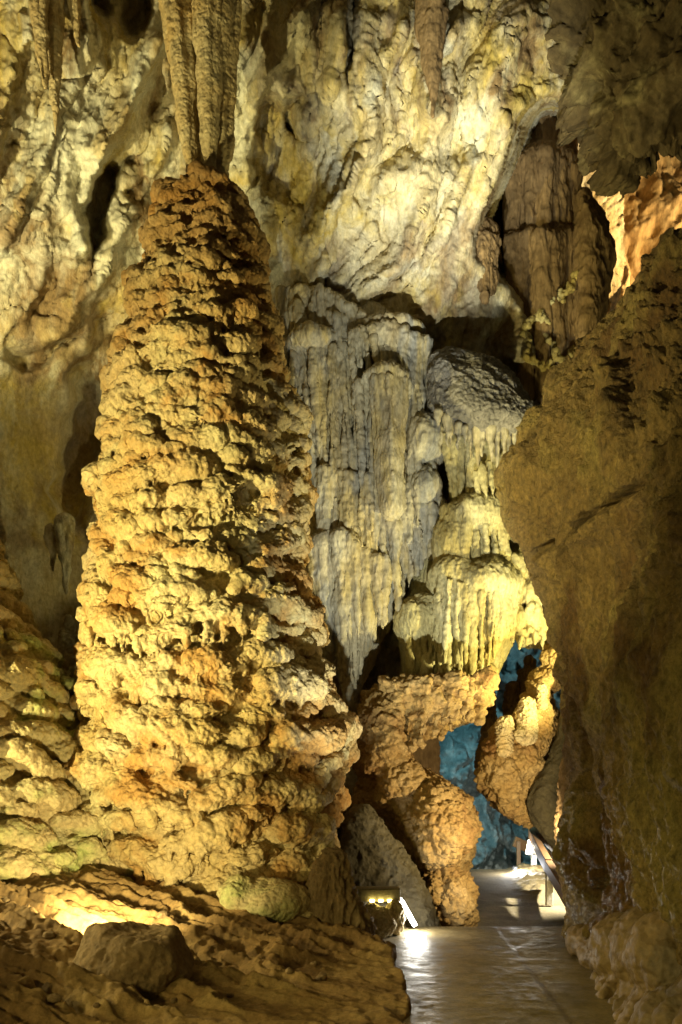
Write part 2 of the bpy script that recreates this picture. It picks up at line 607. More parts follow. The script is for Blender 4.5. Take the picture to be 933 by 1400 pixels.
M_wall = rock('wall_rock', [(.20, .12, .05, 1), (.46, .34, .16, 1), CREAM, (.66, .62, .50, 1)], .55, grain=24, bump=.75, bdist=.04, stain=[(.55, .41, .11, 1), (.66, .63, .52, 1), (.26, .17, .08, 1)],
              stain_scale=.55, streak=((1.4, 1, .5), 1.5, (.66, .63, .54, 1), .55), aniso=(1.3, 1, .7))
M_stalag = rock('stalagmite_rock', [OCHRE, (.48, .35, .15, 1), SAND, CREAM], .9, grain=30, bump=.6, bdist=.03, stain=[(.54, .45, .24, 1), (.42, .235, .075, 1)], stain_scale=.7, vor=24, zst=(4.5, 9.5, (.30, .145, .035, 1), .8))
M_mound = rock('mound_rock', [(.5, .37, .16, 1), (.55, .45, .24, 1), (.62, .54, .34, 1)], .9, grain=30, bump=.6, bdist=.03, stain=[MOSS, SAND], stain_scale=.8, vor=24)
M_tite = rock('stalactite_rock', [OCHRE, SAND, CREAM], 1.5, grain=30, bump=.6, bdist=.03, vor=22)
M_drape = rock('drapery_rock', [(.36, .29, .18, 1), (.5, .44, .32, 1), PALE], .9, grain=24, bump=.45, bdist=.025,
               stain=[(.34, .33, .31, 1), (.52, .42, .22, 1)], stain_scale=.8, aniso=(2, 1, .6))
M_grey = rock('grey_rock', [(.16, .145, .13, 1), (.25, .23, .21, 1), (.34, .31, .28, 1)], 1.4, grain=22, bump=.9, bdist=.04, vor=16)
M_green = rock('flow_rock', [(.42, .34, .16, 1), (.52, .46, .26, 1), (.58, .53, .36, 1)], 1.2, grain=30, bump=.5, bdist=.025,
               stain=[(.44, .34, .12, 1)], aniso=(1.6, 1, .7))
M_orange = rock('orange_rock', [(.26, .13, .045, 1), (.40, .26, .10, 1), (.50, .36, .18, 1)], 1.4, grain=36, bump=.7, bdist=.03, vor=20)
M_right = rock('right_rock', [(.13, .075, .024, 1), (.30, .20, .07, 1), (.42, .30, .12, 1)], .8, grain=30, bump=1.0, bdist=.06, rough=(.6, .9), speck=.42,
               stain=[(.36, .28, .09, 1), (.16, .085, .025, 1)], stain_scale=.6, wet_z=(.8, 2.4, .22), spec=.6, aniso=(1.4, 1, .8))
M_apron = rock('wet_rock', [(.10, .07, .03, 1), (.20, .135, .06, 1), (.26, .18, .085, 1)], 1.6, grain=20, bump=.5, bdist=.03, rough=(.34, .75), spec=.45, coat=0)
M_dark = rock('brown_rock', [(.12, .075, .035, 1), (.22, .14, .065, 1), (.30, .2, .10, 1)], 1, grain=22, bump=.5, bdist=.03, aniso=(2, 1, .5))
M_ceil = rock('ceiling_rock', [(.06, .04, .02, 1), (.12, .085, .04, 1), (.34, .28, .14, 1)], 1.3, grain=20, bump=.5, bdist=.03, stain=[(.09, .06, .025, 1)], stain_scale=.9)  # patchy light put into the colour: pale patches on a darkened base
M_cham = rock('chamber_rock', [OCHRE, (.50, .34, .16, 1), SAND], .8, grain=16, bump=.5, bdist=.04, aniso=(2, 1, .6))
M_far = rock('cavern_rock', [(.10, .14, .14, 1), (.26, .32, .32, 1), (.4, .44, .42, 1)], .7, grain=9, bump=.6, bdist=.08)
M_ground = rock('ground_rock', [(.16, .09, .035, 1), (.28, .175, .07, 1), (.40, .28, .12, 1)], 1.1, grain=34, bump=.6, bdist=.02,
                stain=[(.2, .12, .05, 1)], rough=(.7, .95))
M_boulder = rock('boulder_rock', [(.15, .10, .05, 1), (.23, .155, .08, 1), (.28, .2, .11, 1)], 2, grain=30, bump=.7, bdist=.02)
M_path = rock('wet_concrete', [(.15, .115, .05, 1), (.22, .17, .08, 1), (.30, .235, .12, 1)], 1.1, grain=60, bump=.35, bdist=.010,
              rough=(.30, .66), spec=.5, speck=.3, wet_z=(-.12, -.04, .85), stain=[(.13, .10, .045, 1)], stain_scale=.9)
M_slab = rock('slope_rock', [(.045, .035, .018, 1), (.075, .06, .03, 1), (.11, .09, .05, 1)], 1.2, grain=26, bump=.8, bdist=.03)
M_conc = plain('ledge_concrete', (.20, .17, .11), .8)
M_wood = plain('rail_wood', (.20, .105, .04), .55, grain=8, aniso=(6, 1, 6))
M_post = plain('post_metal', (.6, .57, .48), .6, 0)
M_black = plain('lamp_housing', (.04, .04, .04), .5)
M_led_w = glow('led_white', (1, .95, .82, 1), 60)
M_led_y = glow('led_yellow', (1, .82, .25, 1), 26)
M_lamp = glow('lamp_glass', (1, .9, .62, 1), 9)
M_spot = glow('spot_glass', (.93, .98, 1, 1), 120)

rs = np.random.RandomState(11)

# ------------------------------------------------------------------ displacement recipes
def d_popcorn(P, N, a1=.05, c1=.16, a2=.016, c2=.05, a3=.03, seed=1):
    f1, f2 = worley(P, 1 / c1, seed)
    d = a1 * (np.clip(1 - f1 * 1.15, 0, 1) ** .7 - .35)
    g1, g2 = worley(P + N * .02, 1 / c2, seed + 5)
    d += a2 * (np.clip(1 - g1 * 1.1, 0, 1) ** .8 - .4)
    return d + a3 * fbm(P, 2.2, 4, seed + 9)


def d_rough(P, N, a=.08, fr=1.3, oct=6, seed=3, an=(1, 1, 1), rid=.02):
    q = P * np.array(an)
    return a * fbm(q, fr, oct, seed, .52) + rid * fbm(q, fr * 3, 4, seed + 20, .5, ridge=True)


# ================================================================== the walls
def wall_grid(x0, x1, y0, y1, st):
    return np.meshgrid(np.arange(x0, x1 + st, st), np.arange(y0, y1 + st, st), indexing='ij')


def view_normals(P):
    du = np.gradient(P, axis=0); dv = np.gradient(P, axis=1)
    n = np.cross(du, dv); n /= np.linalg.norm(n, axis=-1)[..., None] + 1e-12
    s = np.sign((n * P).sum(-1)); return -n * s[..., None]


def back_wall():
    X, Yp = wall_grid(-520, 880, -420, 1250, 2.2)
    tps = TPS([(-520, -420, 7.5), (0, -350, 8.6), (466, -350, 9.4), (880, -350, 9.6), (-520, 200, 9), (-520, 700, 9.6), (-520, 1250, 9.6),
               (0, 0, 10.5), (120, 0, 10.9), (240, 0, 11.6), (340, 0, 11.2), (466, 0, 11.0), (640, 0, 10.9), (760, 0, 11),
               (0, 200, 11.1), (150, 200, 12.0), (230, 200, 12.3), (340, 120, 11.5), (385, 200, 12.0), (470, 130, 11.2), (560, 120, 11.5),
               (640, 130, 11.3), (700, 100, 11.2), (0, 420, 11.9), (120, 420, 12.5), (60, 600, 13.3), (140, 620, 14.0), (0, 640, 12.8),
               (50, 760, 12.9), (150, 860, 13.4), (450, 300, 12.1), (540, 300, 12.2), (600, 300, 12.1), (600, 420, 12.6), (450, 420, 12.5),
               (560, 520, 12.9), (450, 700, 12.9), (600, 700, 13.1), (300, 600, 13.6), (300, 1000, 13.2), (480, 1000, 13.0),
               (150, 1150, 12.6), (700, 420, 12.8), (700, 600, 13.2), (640, 900, 13.2), (880, 600, 13.5), (880, 1200, 13.5), (760, 760, 13.2)])
    D = tps(X, Yp)
    # recess behind the hanging panel
    rec = PolyField([(744, 118), (702, 152), (690, 205), (660, 270), (632, 340), (668, 390), (700, 405), (722, 470), (745, 565), (815, 560),
                     (900, 420), (900, 150), (795, 140)], smooth=1)
    D += 3.0 * sstep(0, 42, -rec(X, Yp))
    P = W(X, Yp, D).reshape(-1, 3)
    x, y, z = P.T
    xx, yy = X.ravel(), Yp.ravel()
    wp = fbm(P, .55, 3, 40)
    # slanting plates: long along (0.5, 0, 0.87), stepped across it
    ac = x * .87 - z * .5 + .55 * wp; al = x * .5 + z * .87
    up = sstep(640, 380, yy) * (1 - .75 * sstep(560, 640, xx) * sstep(150, 300, yy))
    t = ac * .95 + .10 * fbm(P, .7, 3, 44)
    fr = t - np.floor(t)
    saw = np.where(fr < .8, fr / .8, (1 - fr) / .2)
    D2 = D.ravel() - up * .22 * (saw - .5)
    wv = np.stack([fbm(P, 1.6, 4, 161), fbm(P, 1.6, 4, 162), 0 * xx], 1)
    fp = np.stack([ac + .16 * wv[:, 0], .4 * y, al * .42 + .10 * wv[:, 1]], 1)
    D2 -= (.12 + .88 * up) * (.05 * facets(fp, 1.0, 171) + .02 * facets(fp, 3.1, 173))
    t = ac * 2.3 + .3 + .25 * fbm(P, 1.3, 3, 47)
    fr = t - np.floor(t)
    D2 -= up * .05 * (np.where(fr < .72, fr / .72, (1 - fr) / .28) - .5)

    wx1 = 16 * fbm(P, 1.1, 3, 141); wy1 = 16 * fbm(P, 1.1, 3, 142)

    def ridge(pts, w, h):
        return h * np.exp(-line_dist(pts, xx + wx1, yy + wy1) / w)
    D2 -= ridge([(712, 30), (660, 100), (610, 160), (565, 215), (545, 265)], 34, .26)
    D2 -= ridge([(750, 118), (698, 150), (690, 200), (655, 272), (628, 345), (600, 420)], 60, .30)
    D2 -= ridge([(545, 160), (505, 245), (440, 300), (412, 345)], 22, .22)
    D2 -= ridge([(470, 60), (500, 200), (480, 290)], 16, .20)
    D2 -= ridge([(30, 330), (85, 200), (130, 90), (140, 20)], 18, .25)
    D2 -= ridge([(215, 50), (170, 140), (140, 210)], 22, .3)
    D2 -= ridge([(590, 150), (575, 60), (590, -20)], 16, .3)

    def fold(pts, h, wl, wr):
        # a fold that swells towards its crest from the left and falls off sharply on the right
        u = xx + wx1 * .9; w_ = yy + wy1 * .9
        d = line_dist(pts, u, w_)
        p = np.asarray(pts, float)
        o = np.argsort(p[:, 1]); lx = np.interp(w_, p[o, 1], p[o, 0])
        ends = sstep(0, 40, w_ - p[:, 1].min() + 25) * sstep(0, 40, p[:, 1].max() + 25 - w_)
        return h * np.where(u < lx, np.exp(-d / wl), np.exp(-d / wr)) * ends
    for pts, h, wl, wr in (([(228, 40), (180, 125), (146, 195), (120, 270), (104, 345)], .62, 55, 9),
                           ([(128, -20), (122, 80), (92, 135), (60, 205), (32, 260), (2, 340)], .42, 50, 8),
                           ([(60, -40), (40, 60), (5, 160), (-40, 260)], .4, 60, 10),
                           ([(236, 170), (205, 245), (165, 320), (120, 395), (70, 460)], .40, 40, 8),
                           ([(478, 20), (446, 130), (424, 205), (400, 260)], .34, 45, 9),
                           ([(412, 20), (372, 110), (340, 180), (330, 240)], .34, 40, 9),
                           ([(560, 20), (528, 120), (506, 215), (462, 290), (425, 330)], .40, 42, 9),
                           ([(655, 215), (612, 290), (575, 380)], .28, 34, 7), ([(612, 235), (566, 310), (520, 395)], .24, 30, 7),
                           ([(560, 225), (505, 300), (462, 380)], .22, 30, 7), ([(640, 20), (606, 80), (590, 150)], .36, 40, 9),
                           ([(360, 200), (350, 280), (372, 350)], .2, 30, 8)):
        D2 -= fold(pts, h, wl, wr)

    def pit(cx, cy, rx, ry, ang, dep):
        xx, yy = X.ravel() + 1.6 * wx1, Yp.ravel() + 1.6 * wy1
        c, s = math.cos(ang), math.sin(ang)
        u = ((xx - cx) * c + (yy - cy) * s) / rx; v = (-(xx - cx) * s + (yy - cy) * c) / ry
        return dep * sstep(1.25, .55, np.sqrt(u * u + v * v) + .22 * wp)
    D2 += pit(136, 272, 20, 68, .42, .7) + pit(176, 2, 34, 34, .4, .7) + pit(184, 268, 13, 18, .5, .25)
    D2 += pit(372, 205, 40, 55, .2, .5) + pit(404, 172, 12, 26, .2, .4) + pit(482, 55, 14, 55, .1, .5) + pit(128, 560, 40, 160, .2, .7)
    D2 += pit(60, 470, 50, 14, -.3, .3) + pit(700, 525, 50, 40, .5, .5)
    # rock detail
    P = W(xx, yy, D2)
    streak = np.stack([ac * 2.2, y * 1.2, al * .7], 1)
    streak2 = np.stack([ac * 2.6 + .5 * wp, y * .8, al * .42], 1)
    lw = sstep(330, 230, xx)
    dd = .045 * fbm(streak2, .5, 4, 51, .5) * (1 - .6 * lw) + .034 * (1 - .45 * lw) * fbm(streak2, 2.3, 4, 57, .55, ridge=True) + .042 * fbm(P, 2.4, 6, 53, .62) + .018 * fbm(P, 11, 4, 58, .65)
    low = sstep(420, 520, yy) * sstep(300, 200, xx)
    dd *= 1 - .5 * low
    pop = sstep(150, 60, yy + 40 * wp) * sstep(150, 80, xx) + .5 * sstep(60, 30, np.hypot(xx - 175, (yy - 410) * .8) / 2) \
        + .4 * sstep(330, 480, yy) * sstep(260, 160, xx)
    f1, _ = worley(P, 7, 3)
    dd += np.clip(pop, 0, 1) * .03 * (np.clip(1 - f1 * 1.1, 0, 1) - .3)
    f1, _ = worley(P, 26, 8)
    dd += .010 * (1 - f1)
    sl = np.hypot(*np.gradient(D2.reshape(X.shape))).ravel()
    dd *= .25 + .75 / (1 + (sl / .16) ** 2)
    G = P.reshape(X.shape + (3,))
    N = view_normals(G).reshape(-1, 3)
    G = (P + N * dd[:, None]).reshape(X.shape + (3,))
    V, Q = grid_mesh(G)
    cx = xx[Q].mean(1); cy = yy[Q].mean(1)
    hole = PolyField([(578, 1000), (600, 930), (640, 880), (880, 860), (1000, 1400), (578, 1400)], smooth=0)
    keep = hole(cx, cy) > 0
    keep &= ~((cx > 852) & (cy < 560))
    return V, Q[keep]


V, Q = back_wall()
used = np.unique(Q); mp = np.full(len(V), -1); mp[used] = np.arange(len(used))
link('cave_wall', (V[used], mp[Q]), M_wall, kind='structure')


def far_wall(name, x0, x1, y0, y1, st, D0, amp, mat, an, seed, tilt=(0, 0)):
    X, Yp = wall_grid(x0, x1, y0, y1, st)
    D = D0 + tilt[0] * (X - x0) / (x1 - x0) + tilt[1] * (Yp - y0) / (y1 - y0)
    P = W(X, Yp, D).reshape(-1, 3)
    d = amp * fbm(P * np.array(an), .5, 6, seed, .55) + .3 * amp * fbm(P * np.array(an), 1.2, 4, seed + 9, .5, ridge=True)
    f1, f2 = worley(P * np.array(an), 1.1, seed)
    d += .35 * amp * (f2 - f1)
    P[:, 1] -= d
    link(name, grid_mesh(P.reshape(X.shape + (3,))), mat, kind='structure')


far_wall('cavern_wall', 470, 960, 780, 1300, 2.2, 23, 1.3, M_far, (1.6, 1, 1.1), 60)
far_wall('chamber_wall', 770, 1300, -50, 640, 2.4, 16.5, .8, M_cham, (1.5, 1, .5), 70, (1.5, 0))

# ================================================================== ground and path
def path_z(x, y):
    z = np.where(y < 10, 0, np.where(y < 11.2, -.33 * sstep(10.0, 10.6, y), -.33 + .2 * sstep(11.5, 18, y)))
    return z - .9 * sstep(18.6, 19.5, y)


gx = np.arange(-1.6, 5.4, .025); gy = np.concatenate([np.arange(2.2, 9.98, .02), np.arange(9.98, 10.7, .02), np.arange(10.7, 22, .05)])
X, Yg = np.meshgrid(gx, gy, indexing='ij')
Z = path_z(X, Yg)
P = np.stack([X, Yg, Z], -1).reshape(-1, 3)
d = .006 * fbm(P, 1.3, 3, 80) + .0022 * fbm(P, 10, 4, 81, .65)
d += .009 * sstep(1.70, 1.66, X.ravel() - .06 * (Yg.ravel() - 6) + .01 * fbm(P, 6, 3, 88)) * sstep(10, 9.9, Yg.ravel())
patch = sstep(.0, .5, X.ravel() - (3.0 + .15 * (Yg.ravel() - 14))) * sstep(14.2, 15, Yg.ravel())
d += patch * (.10 + .06 * fbm(P, 4, 4, 83))
P[:, 2] += d
link('path', grid_mesh(P.reshape(X.shape + (3,))), M_path, kind='structure')


def ground():
    gx = np.concatenate([np.arange(-9, -4.4, .06), np.arange(-4.4, .72, .013)]); gy = np.concatenate([np.arange(1.8, 4, .05), np.arange(4, 10.2, .014), np.arange(10.2, 14, .06)])
    X, Y = np.meshgrid(gx, gy, indexing='ij')
    P0 = np.stack([X, Y, 0 * X], -1).reshape(-1, 3); x, y, _ = P0.T
    w = fbm(P0, .6, 4, 90)
    z = -.20 * x + .1 * (y - 5.84) - .03 + .10 * w
    z = z - .13 * np.exp(-((x + 1.6) / .9) ** 2 - ((y - 5.6) / .9) ** 2)
    # bedding terraces that run down to the right
    s = (z * 1.0 + .30 * (y - 6) + .42 * x + .10 * fbm(P0 * np.array([.6, 1.6, 1]), 1.4, 4, 92)) * 4.2
    fr = s - np.floor(s)
    z += .15 * (np.where(fr < .82, fr / .82, (1 - fr) / .18) - .5)
    s2 = s * 2.7 + .4 * fbm(P0, 2.5, 3, 95); fr = s2 - np.floor(s2)
    z += .045 * (np.where(fr < .75, fr / .75, (1 - fr) / .25) - .5)
    z += .05 * fbm(P0, 1.9, 5, 96, .55) + .02 * fbm(P0, 8, 4, 97, .6)
    f1, _ = worley(np.stack([x, y, z], 1), 14, 4)
    z += .018 * (1 - f1)
    edge = .52 + .10 * fbm(P0 * np.array([0, 1, 0]), 1.1, 4, 98) - .42 * sstep(8.1, 8.5, y) - 1.2 * sstep(8.8, 10.5, y)
    z = np.where(x < edge, np.where(z < .16, .16 + (z - .16) * .35, z), 0) * sstep(edge + .03, edge - .02, x) - .12 * sstep(edge - .01, edge + .05, x)
    return np.stack([x, y, z], 1).reshape(X.shape + (3,))


GROUND = ground()
link('ground', grid_mesh(GROUND), M_ground, kind='structure')
# bed rock under everything
link('bedrock', box((0, 10, -3.2), (40, 0, 0), (0, 34, 0), (0, 0, .9)), M_ground, kind='structure', smooth=False)


# ================================================================== the giant stalagmite
def lumpy_cone(vol, rows, Y, s_of, n, seed, arc=(-200, 20), core=.90, drip=.45, tilt=0.0):
    """rows: (py, left, right). Shelves of rounded lobes with drips under them, clothed round a cone."""
    r = np.random.RandomState(seed)
    rows = np.asarray(rows, float)
    zc = CZ - (rows[:, 0] - HY) / F * Y; xc = ((rows[:, 1] + rows[:, 2]) / 2 - HX) / F * Y; rad = (rows[:, 2] - rows[:, 1]) / 2 / F * Y
    o = np.argsort(zc); zc, xc, rad = zc[o], xc[o], rad[o]
    zz = vol.ax[2]
    cx = np.interp(zz, zc, xc); rr = np.interp(zz, zc, rad)
    lo = np.array([vol.ax[0][0], vol.ax[1][0], zc[0] - .3]); hi = np.array([vol.ax[0][-1], vol.ax[1][-1], zc[-1]])

    def f(x, y, z):
        c = np.interp(z.ravel(), zc, xc)[None, None, :]; q = np.interp(z.ravel(), zc, rad)[None, None, :] - (core + .42) * np.array([s_of((a_ - zc[0]) / (zc[-1] - zc[0])) for a_ in np.clip(z.ravel(), zc[0], zc[-1])])[None, None, :]
        d = np.sqrt((x - c) ** 2 + (y - Y) ** 2) - q
        return np.maximum(d * .9, z - zc[-1] + .22)
    vol.add(f, lo, hi, 0)
    Ht = zc[-1] - zc[0]
    zs = np.linspace(zc[0], zc[-1], 200)
    wts = np.interp(zs, zc, rad) / np.maximum(.02, [s_of((z - zc[0]) / Ht) ** 2 for z in zs])
    cdf = np.cumsum(wts) / wts.sum()
    acc = np.zeros((0, 4))

    def lobe(z, th, s, inset, flat, k=.028):
        R0 = np.interp(z, zc, rad); C = np.interp(z, zc, xc)
        q = R0 - .42 * s_of((z - zc[0]) / Ht) - s * inset
        p = np.array([C + math.cos(th) * q, Y + math.sin(th) * q, z])
        er = np.array([math.cos(th), math.sin(th), 0]); et = np.array([-math.sin(th), math.cos(th), 0]); ez = np.array([0, 0, 1.])
        a = r.uniform(-.35, .35) + tilt + .22 * math.cos(th)
        et2 = et * math.cos(a) + ez * math.sin(a); ez2 = -et * math.sin(a) + ez * math.cos(a)
        b = r.uniform(.1, .5)
        er2 = er * math.cos(b) - ez2 * math.sin(b); ez3 = er * math.sin(b) + ez2 * math.cos(b)
        vol.ell(p, (s * .46, s * r.uniform(.65, 1.05), s * flat * r.uniform(.85, 1.15)), k=min(k, .022), R=np.array([er2, et2, ez3]))
        return p, er, et2, ez
    for i in range(n):
        u = r.rand()
        z = np.interp(u, cdf, zs); t = (z - zc[0]) / Ht
        big = 1.7 if i < n * .04 else 1.25 if i < n * .15 else 1.0 if i < n * .45 else .68
        s = s_of(t) * big * r.uniform(.8, 1.15); z = min(z, zc[-1] - .24 - s * .3)
        th = math.radians(r.uniform(*arc)); R0 = np.interp(z, zc, rad)
        du = (acc[:, 0] - th) * R0; dz = acc[:, 1] - z + .12 * du * math.sin(3 * th); ss = (acc[:, 2] + s) * .5
        if len(acc) and np.any((du / (ss * 1.36)) ** 2 + (dz / (ss * .56)) ** 2 < 1):
            continue
        acc = np.vstack([acc, [th, z, s, 0]])
        p, er, et2, ez = lobe(z, th, s, r.uniform(.06, .40), .31)
        if r.rand() < drip:
            for _ in range(r.randint(2, 6)):
                q = p + et2 * s * r.uniform(-.6, .6) + er * s * r.uniform(.12, .36) - ez * s * .2
                L = s * r.uniform(.25, .55)
                vol.cone(q, q - ez * L - er * .03, s * .09, .012, k=.025)
    for i in range(n // 5):
        z = np.interp(r.rand(), cdf, zs); t = (z - zc[0]) / Ht
        k = r.uniform(.25, .5); z = min(z, zc[-1] - .35)
        lobe(z, math.radians(r.uniform(*arc)), s_of(t) * k, r.uniform(.30, .5) / k, .5, .02)


rowsS = [(1230, 165, 462), (1180, 120, 478), (1100, 88, 482), (1040, 98, 490), (1000, 110, 490), (950, 106, 478), (900, 112, 448), (860, 104, 455), (830, 120, 450),
         (790, 124, 424), (740, 128, 428), (700, 130, 432), (640, 132, 430), (560, 145, 414), (500, 154, 398), (450, 166, 386), (400, 180, 374), (350, 195, 364),
         (300, 212, 350), (270, 218, 346), (255, 232, 338), (249, 250, 318)]
YS = 10.0
v = Vol((-3.75, 7.9, -.1), (.45, 12.0, 9.5), .025)
lumpy_cone(v, rowsS, YS, lambda t: .48 - .33 * t ** .7, 6500, 21, core=.42, drip=.75)
big = finish(v, 1, 1, lambda P, N: d_popcorn(P, N, .060, .14, .032, .055, .075, 31))
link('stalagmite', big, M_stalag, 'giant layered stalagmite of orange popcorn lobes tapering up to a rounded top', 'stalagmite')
del v

# mound at the left edge
rowsM = [(1200, -460, 255), (1130, -440, 215), (1060, -420, 172), (990, -400, 140), (930, -385, 116), (880, -370, 72), (830, -350, 34), (780, -330, 20), (735, -320, 2), (700, -300, -25), (660, -270, -80)]
v = Vol((-5.9, 6.6, .3), (-1.7, 11.6, 5.2), .028)
lumpy_cone(v, rowsM, 9.9, lambda t: .40 - .1 * t, 2500, 22, arc=(-150, 25), core=.38, drip=.1, tilt=-.35)
link('stalagmite_mound', finish(v, 1, 1, lambda P, N: d_popcorn(P, N, .05, .15, .028, .055, .05, 33)), M_mound,
     'broad low mound of mossy shingled flowstone cut by the left edge', 'flowstone')
del v

# lump at the foot of the stalagmite, and the dark foot on its right
v = Vol.view(300, 440, 1190, 1280, 7.8, 9.4, .02)
v.ell(W(368, 1232, 8.5), (.40, .4, .22)); v.ell(W(325, 1222, 8.4), (.2, .25, .2)); v.ell(W(415, 1245, 8.7), (.2, .3, .2))
link('rock', finish(v, 1, 1, lambda P, N: d_popcorn(P, N, .05, .2, .012, .05, .05, 35)), M_mound,
     'rounded brown rock lump lying at the foot of the giant stalagmite', 'rock')
v = Vol.view(405, 520, 1170, 1330, 8.0, 9.8, .022)
v.slab([(430, 1180), (470, 1165), (478, 1210), (492, 1240), (510, 1290), (505, 1320), (440, 1320), (415, 1250)], 8.3, .2, .25)
link('rock', finish(v, 1, 1, lambda P, N: d_rough(P, N, .06, 2.0, 5, 37, (2, 2, .5), .04)), M_boulder,
     'dark fluted rock foot between the giant stalagmite and the lit ledge', 'rock')

# boulder in the foreground
def boulder(c, r, seed, h=.02):
    v = Vol(np.array(c) - np.array(r) * 1.3, np.array(c) + np.array(r) * 1.3, h)
    q = np.random.RandomState(seed)
    pl = []
    for _ in range(15):
        n = q.normal(size=3); n /= np.linalg.norm(n); pl.append((n, q.uniform(.72, .95)))
    pl.append((np.array([.15, -.2, .97]), .72)); pl.append((np.array([-.75, -.5, .45]), .8))
    def f(x, y, z):
        x = (x - c[0]) / r[0]; y = (y - c[1]) / r[1]; z = (z - c[2]) / r[2]
        d = np.sqrt(x * x + y * y + z * z) - 1
        for n, k in pl:
            d = np.maximum(d, n[0] * x + n[1] * y + n[2] * z - k)
        return (d * min(r)).astype(np.float32)
    v.add(f, np.array(c) - r, np.array(c) + r)
    a = min(1, min(r) / .38)
    return finish(v, 1, 2, lambda P, N: a * d_rough(P / a, N, .05, 2.0, 7, seed, (1, 1, 1), .012))


link('boulder', boulder(W(181, 1316, 6.2), np.array([.46, .40, .34]), 6), M_boulder,
     'squat angular boulder in dark shade on the sloping ground in front', 'boulder')

# loose stones on the slope
GP = GROUND.reshape(-1, 3)
q = np.random.RandomState(77)
for i in range(16):
    sx, sy = q.uniform(-3.1, .1), q.uniform(5.0, 7.6)
    j = np.argmin((GP[:, 0] - sx) ** 2 + (GP[:, 1] - sy) ** 2)
    rr = q.uniform(.025, .075)
    link('stone', boulder(GP[j] + [0, 0, rr * .25], np.array([rr * q.uniform(.8, 1.4), rr, rr * .75]), 100 + i, h=rr * .2), M_boulder,
         'small loose stone lying on the brown rock slope', 'stone', 'loose stones on the slope')

# ================================================================== stalactites
def spike(vol, a, b, r0, r1, k=.02, seg=5, wob=.02, r=rs, knob=0.0):
    a = np.asarray(a, float); b = np.asarray(b, float)
    pts = [a + (b - a) * t + np.array([r.normal() * wob, r.normal() * wob, 0]) * (0 < t < 1) for t in np.linspace(0, 1, seg + 1)]
    rad = [r0 + (r1 - r0) * t ** .85 for t in np.linspace(0, 1, seg + 1)]
    for i in range(seg):
        rr = rad[i] * (1 + knob * r.normal())
        vol.cone(pts[i], pts[i + 1], rr, rad[i + 1], k)


def flutes(vol, top, bot, n, r0, r1, seed, k=.012, jl=.12, sx=.0, wob=.010, seg=4, dY=.06):
    """hanging pipes: from a top line (px,py,Y) to a line of tips (px,py)"""
    r = np.random.RandomState(seed)
    top = np.asarray(top, float); bot = np.asarray(bot, float)
    tt = np.linspace(0, 1, len(top)); tb = np.linspace(0, 1, len(bot))
    for i in range(n):
        t = (i + r.uniform(.1, .9)) / n
        a = [np.interp(t, tt, top[:, c]) for c in range(3)]
        b = [np.interp(t, tb, bot[:, c]) for c in range(2)]
        Y = a[2] + r.normal() * dY
        b[1] = b[1] + (a[1] - b[1]) * max(0, r.normal() * jl + jl * .7)
        spike(vol, W(a[0], a[1], Y), W(b[0] + sx * r.normal(), b[1], Y + r.normal() * .02), r0 * r.uniform(.55, 1.5), r1 * r.uniform(.6, 1.4), k, seg, wob, r, .12)


# the bundle that hangs over the giant stalagmite
root = empty('stalactite_bundle', W(275, 0, 10.0), 'bundle of long fluted stalactites hanging just above the giant stalagmite', 'stalactite')
bund = [((238, -60), (263, 247), .26, .06, 9.95), ((266, -60), (272, 250), .20, .05, 10.1), ((286, -60), (286, 252), .24, .05, 9.85), ((304, -60), (303, 254), .26, .10, 10.0), ((252, -60), (261, 200), .2, .05, 10.25)]
for i, (a, b, r0, r1, Y) in enumerate(bund):
    v = Vol.view(min(a[0], b[0]) - 32, max(a[0], b[0]) + 32, a[1] - 10, b[1] + 10, Y - .35, Y + .35, .018, m=.08)
    spike(v, W(*a, Y), W(*b, Y), r0, r1, .05, 7, .012)
    q = np.random.RandomState(50 + i)
    for _ in range(13):
        th = q.uniform(-math.pi, .3)
        t0 = q.uniform(0, .35); t1 = q.uniform(.6, .97)
        pa, pb = W(*a, Y), W(*b, Y)
        f = lambda t: pa + (pb - pa) * t + (r0 + (r1 - r0) * t ** .85) * .95 * np.array([math.cos(th), math.sin(th), 0])
        spike(v, f(t0), f(t1), .045, .02, .02, 5, .008, q)
    link('stalactite', finish(v, 1, 1, lambda P, N: d_popcorn(P, N, .014, .075, .009, .035, .03, 60 + i)), M_tite, parent=root)


def lone(a, b, Y, r0, r1, label, mat, seed, group=None, h=.015, side=5):
    v = Vol.view(min(a[0], b[0]) - r0 * F / Y - 8, max(a[0], b[0]) + r0 * F / Y + 8, a[1] - 6, b[1] + 6, Y - r0 - .1, Y + r0 + .1, h, m=.05)
    q = np.random.RandomState(seed)
    spike(v, W(*a, Y), W(*b, Y), r0, r1, .03, 6, r0 * .12, q, .08)
    for _ in range(side):
        th = q.uniform(-math.pi, 0); pa, pb = W(*a, Y), W(*b, Y)
        f = lambda t: pa + (pb - pa) * t + (r0 + (r1 - r0) * t ** .85) * .9 * np.array([math.cos(th), math.sin(th), 0])
        spike(v, f(q.uniform(0, .2)), f(q.uniform(.45, .95)), r0 * .28, r0 * .1, .02, 4, .006, q)
    return link('stalactite', finish(v, 1, 1, lambda P, N: d_popcorn(P, N, r0 * .06, .08, .006, .035, .02, seed)), mat, label, 'stalactite', group)


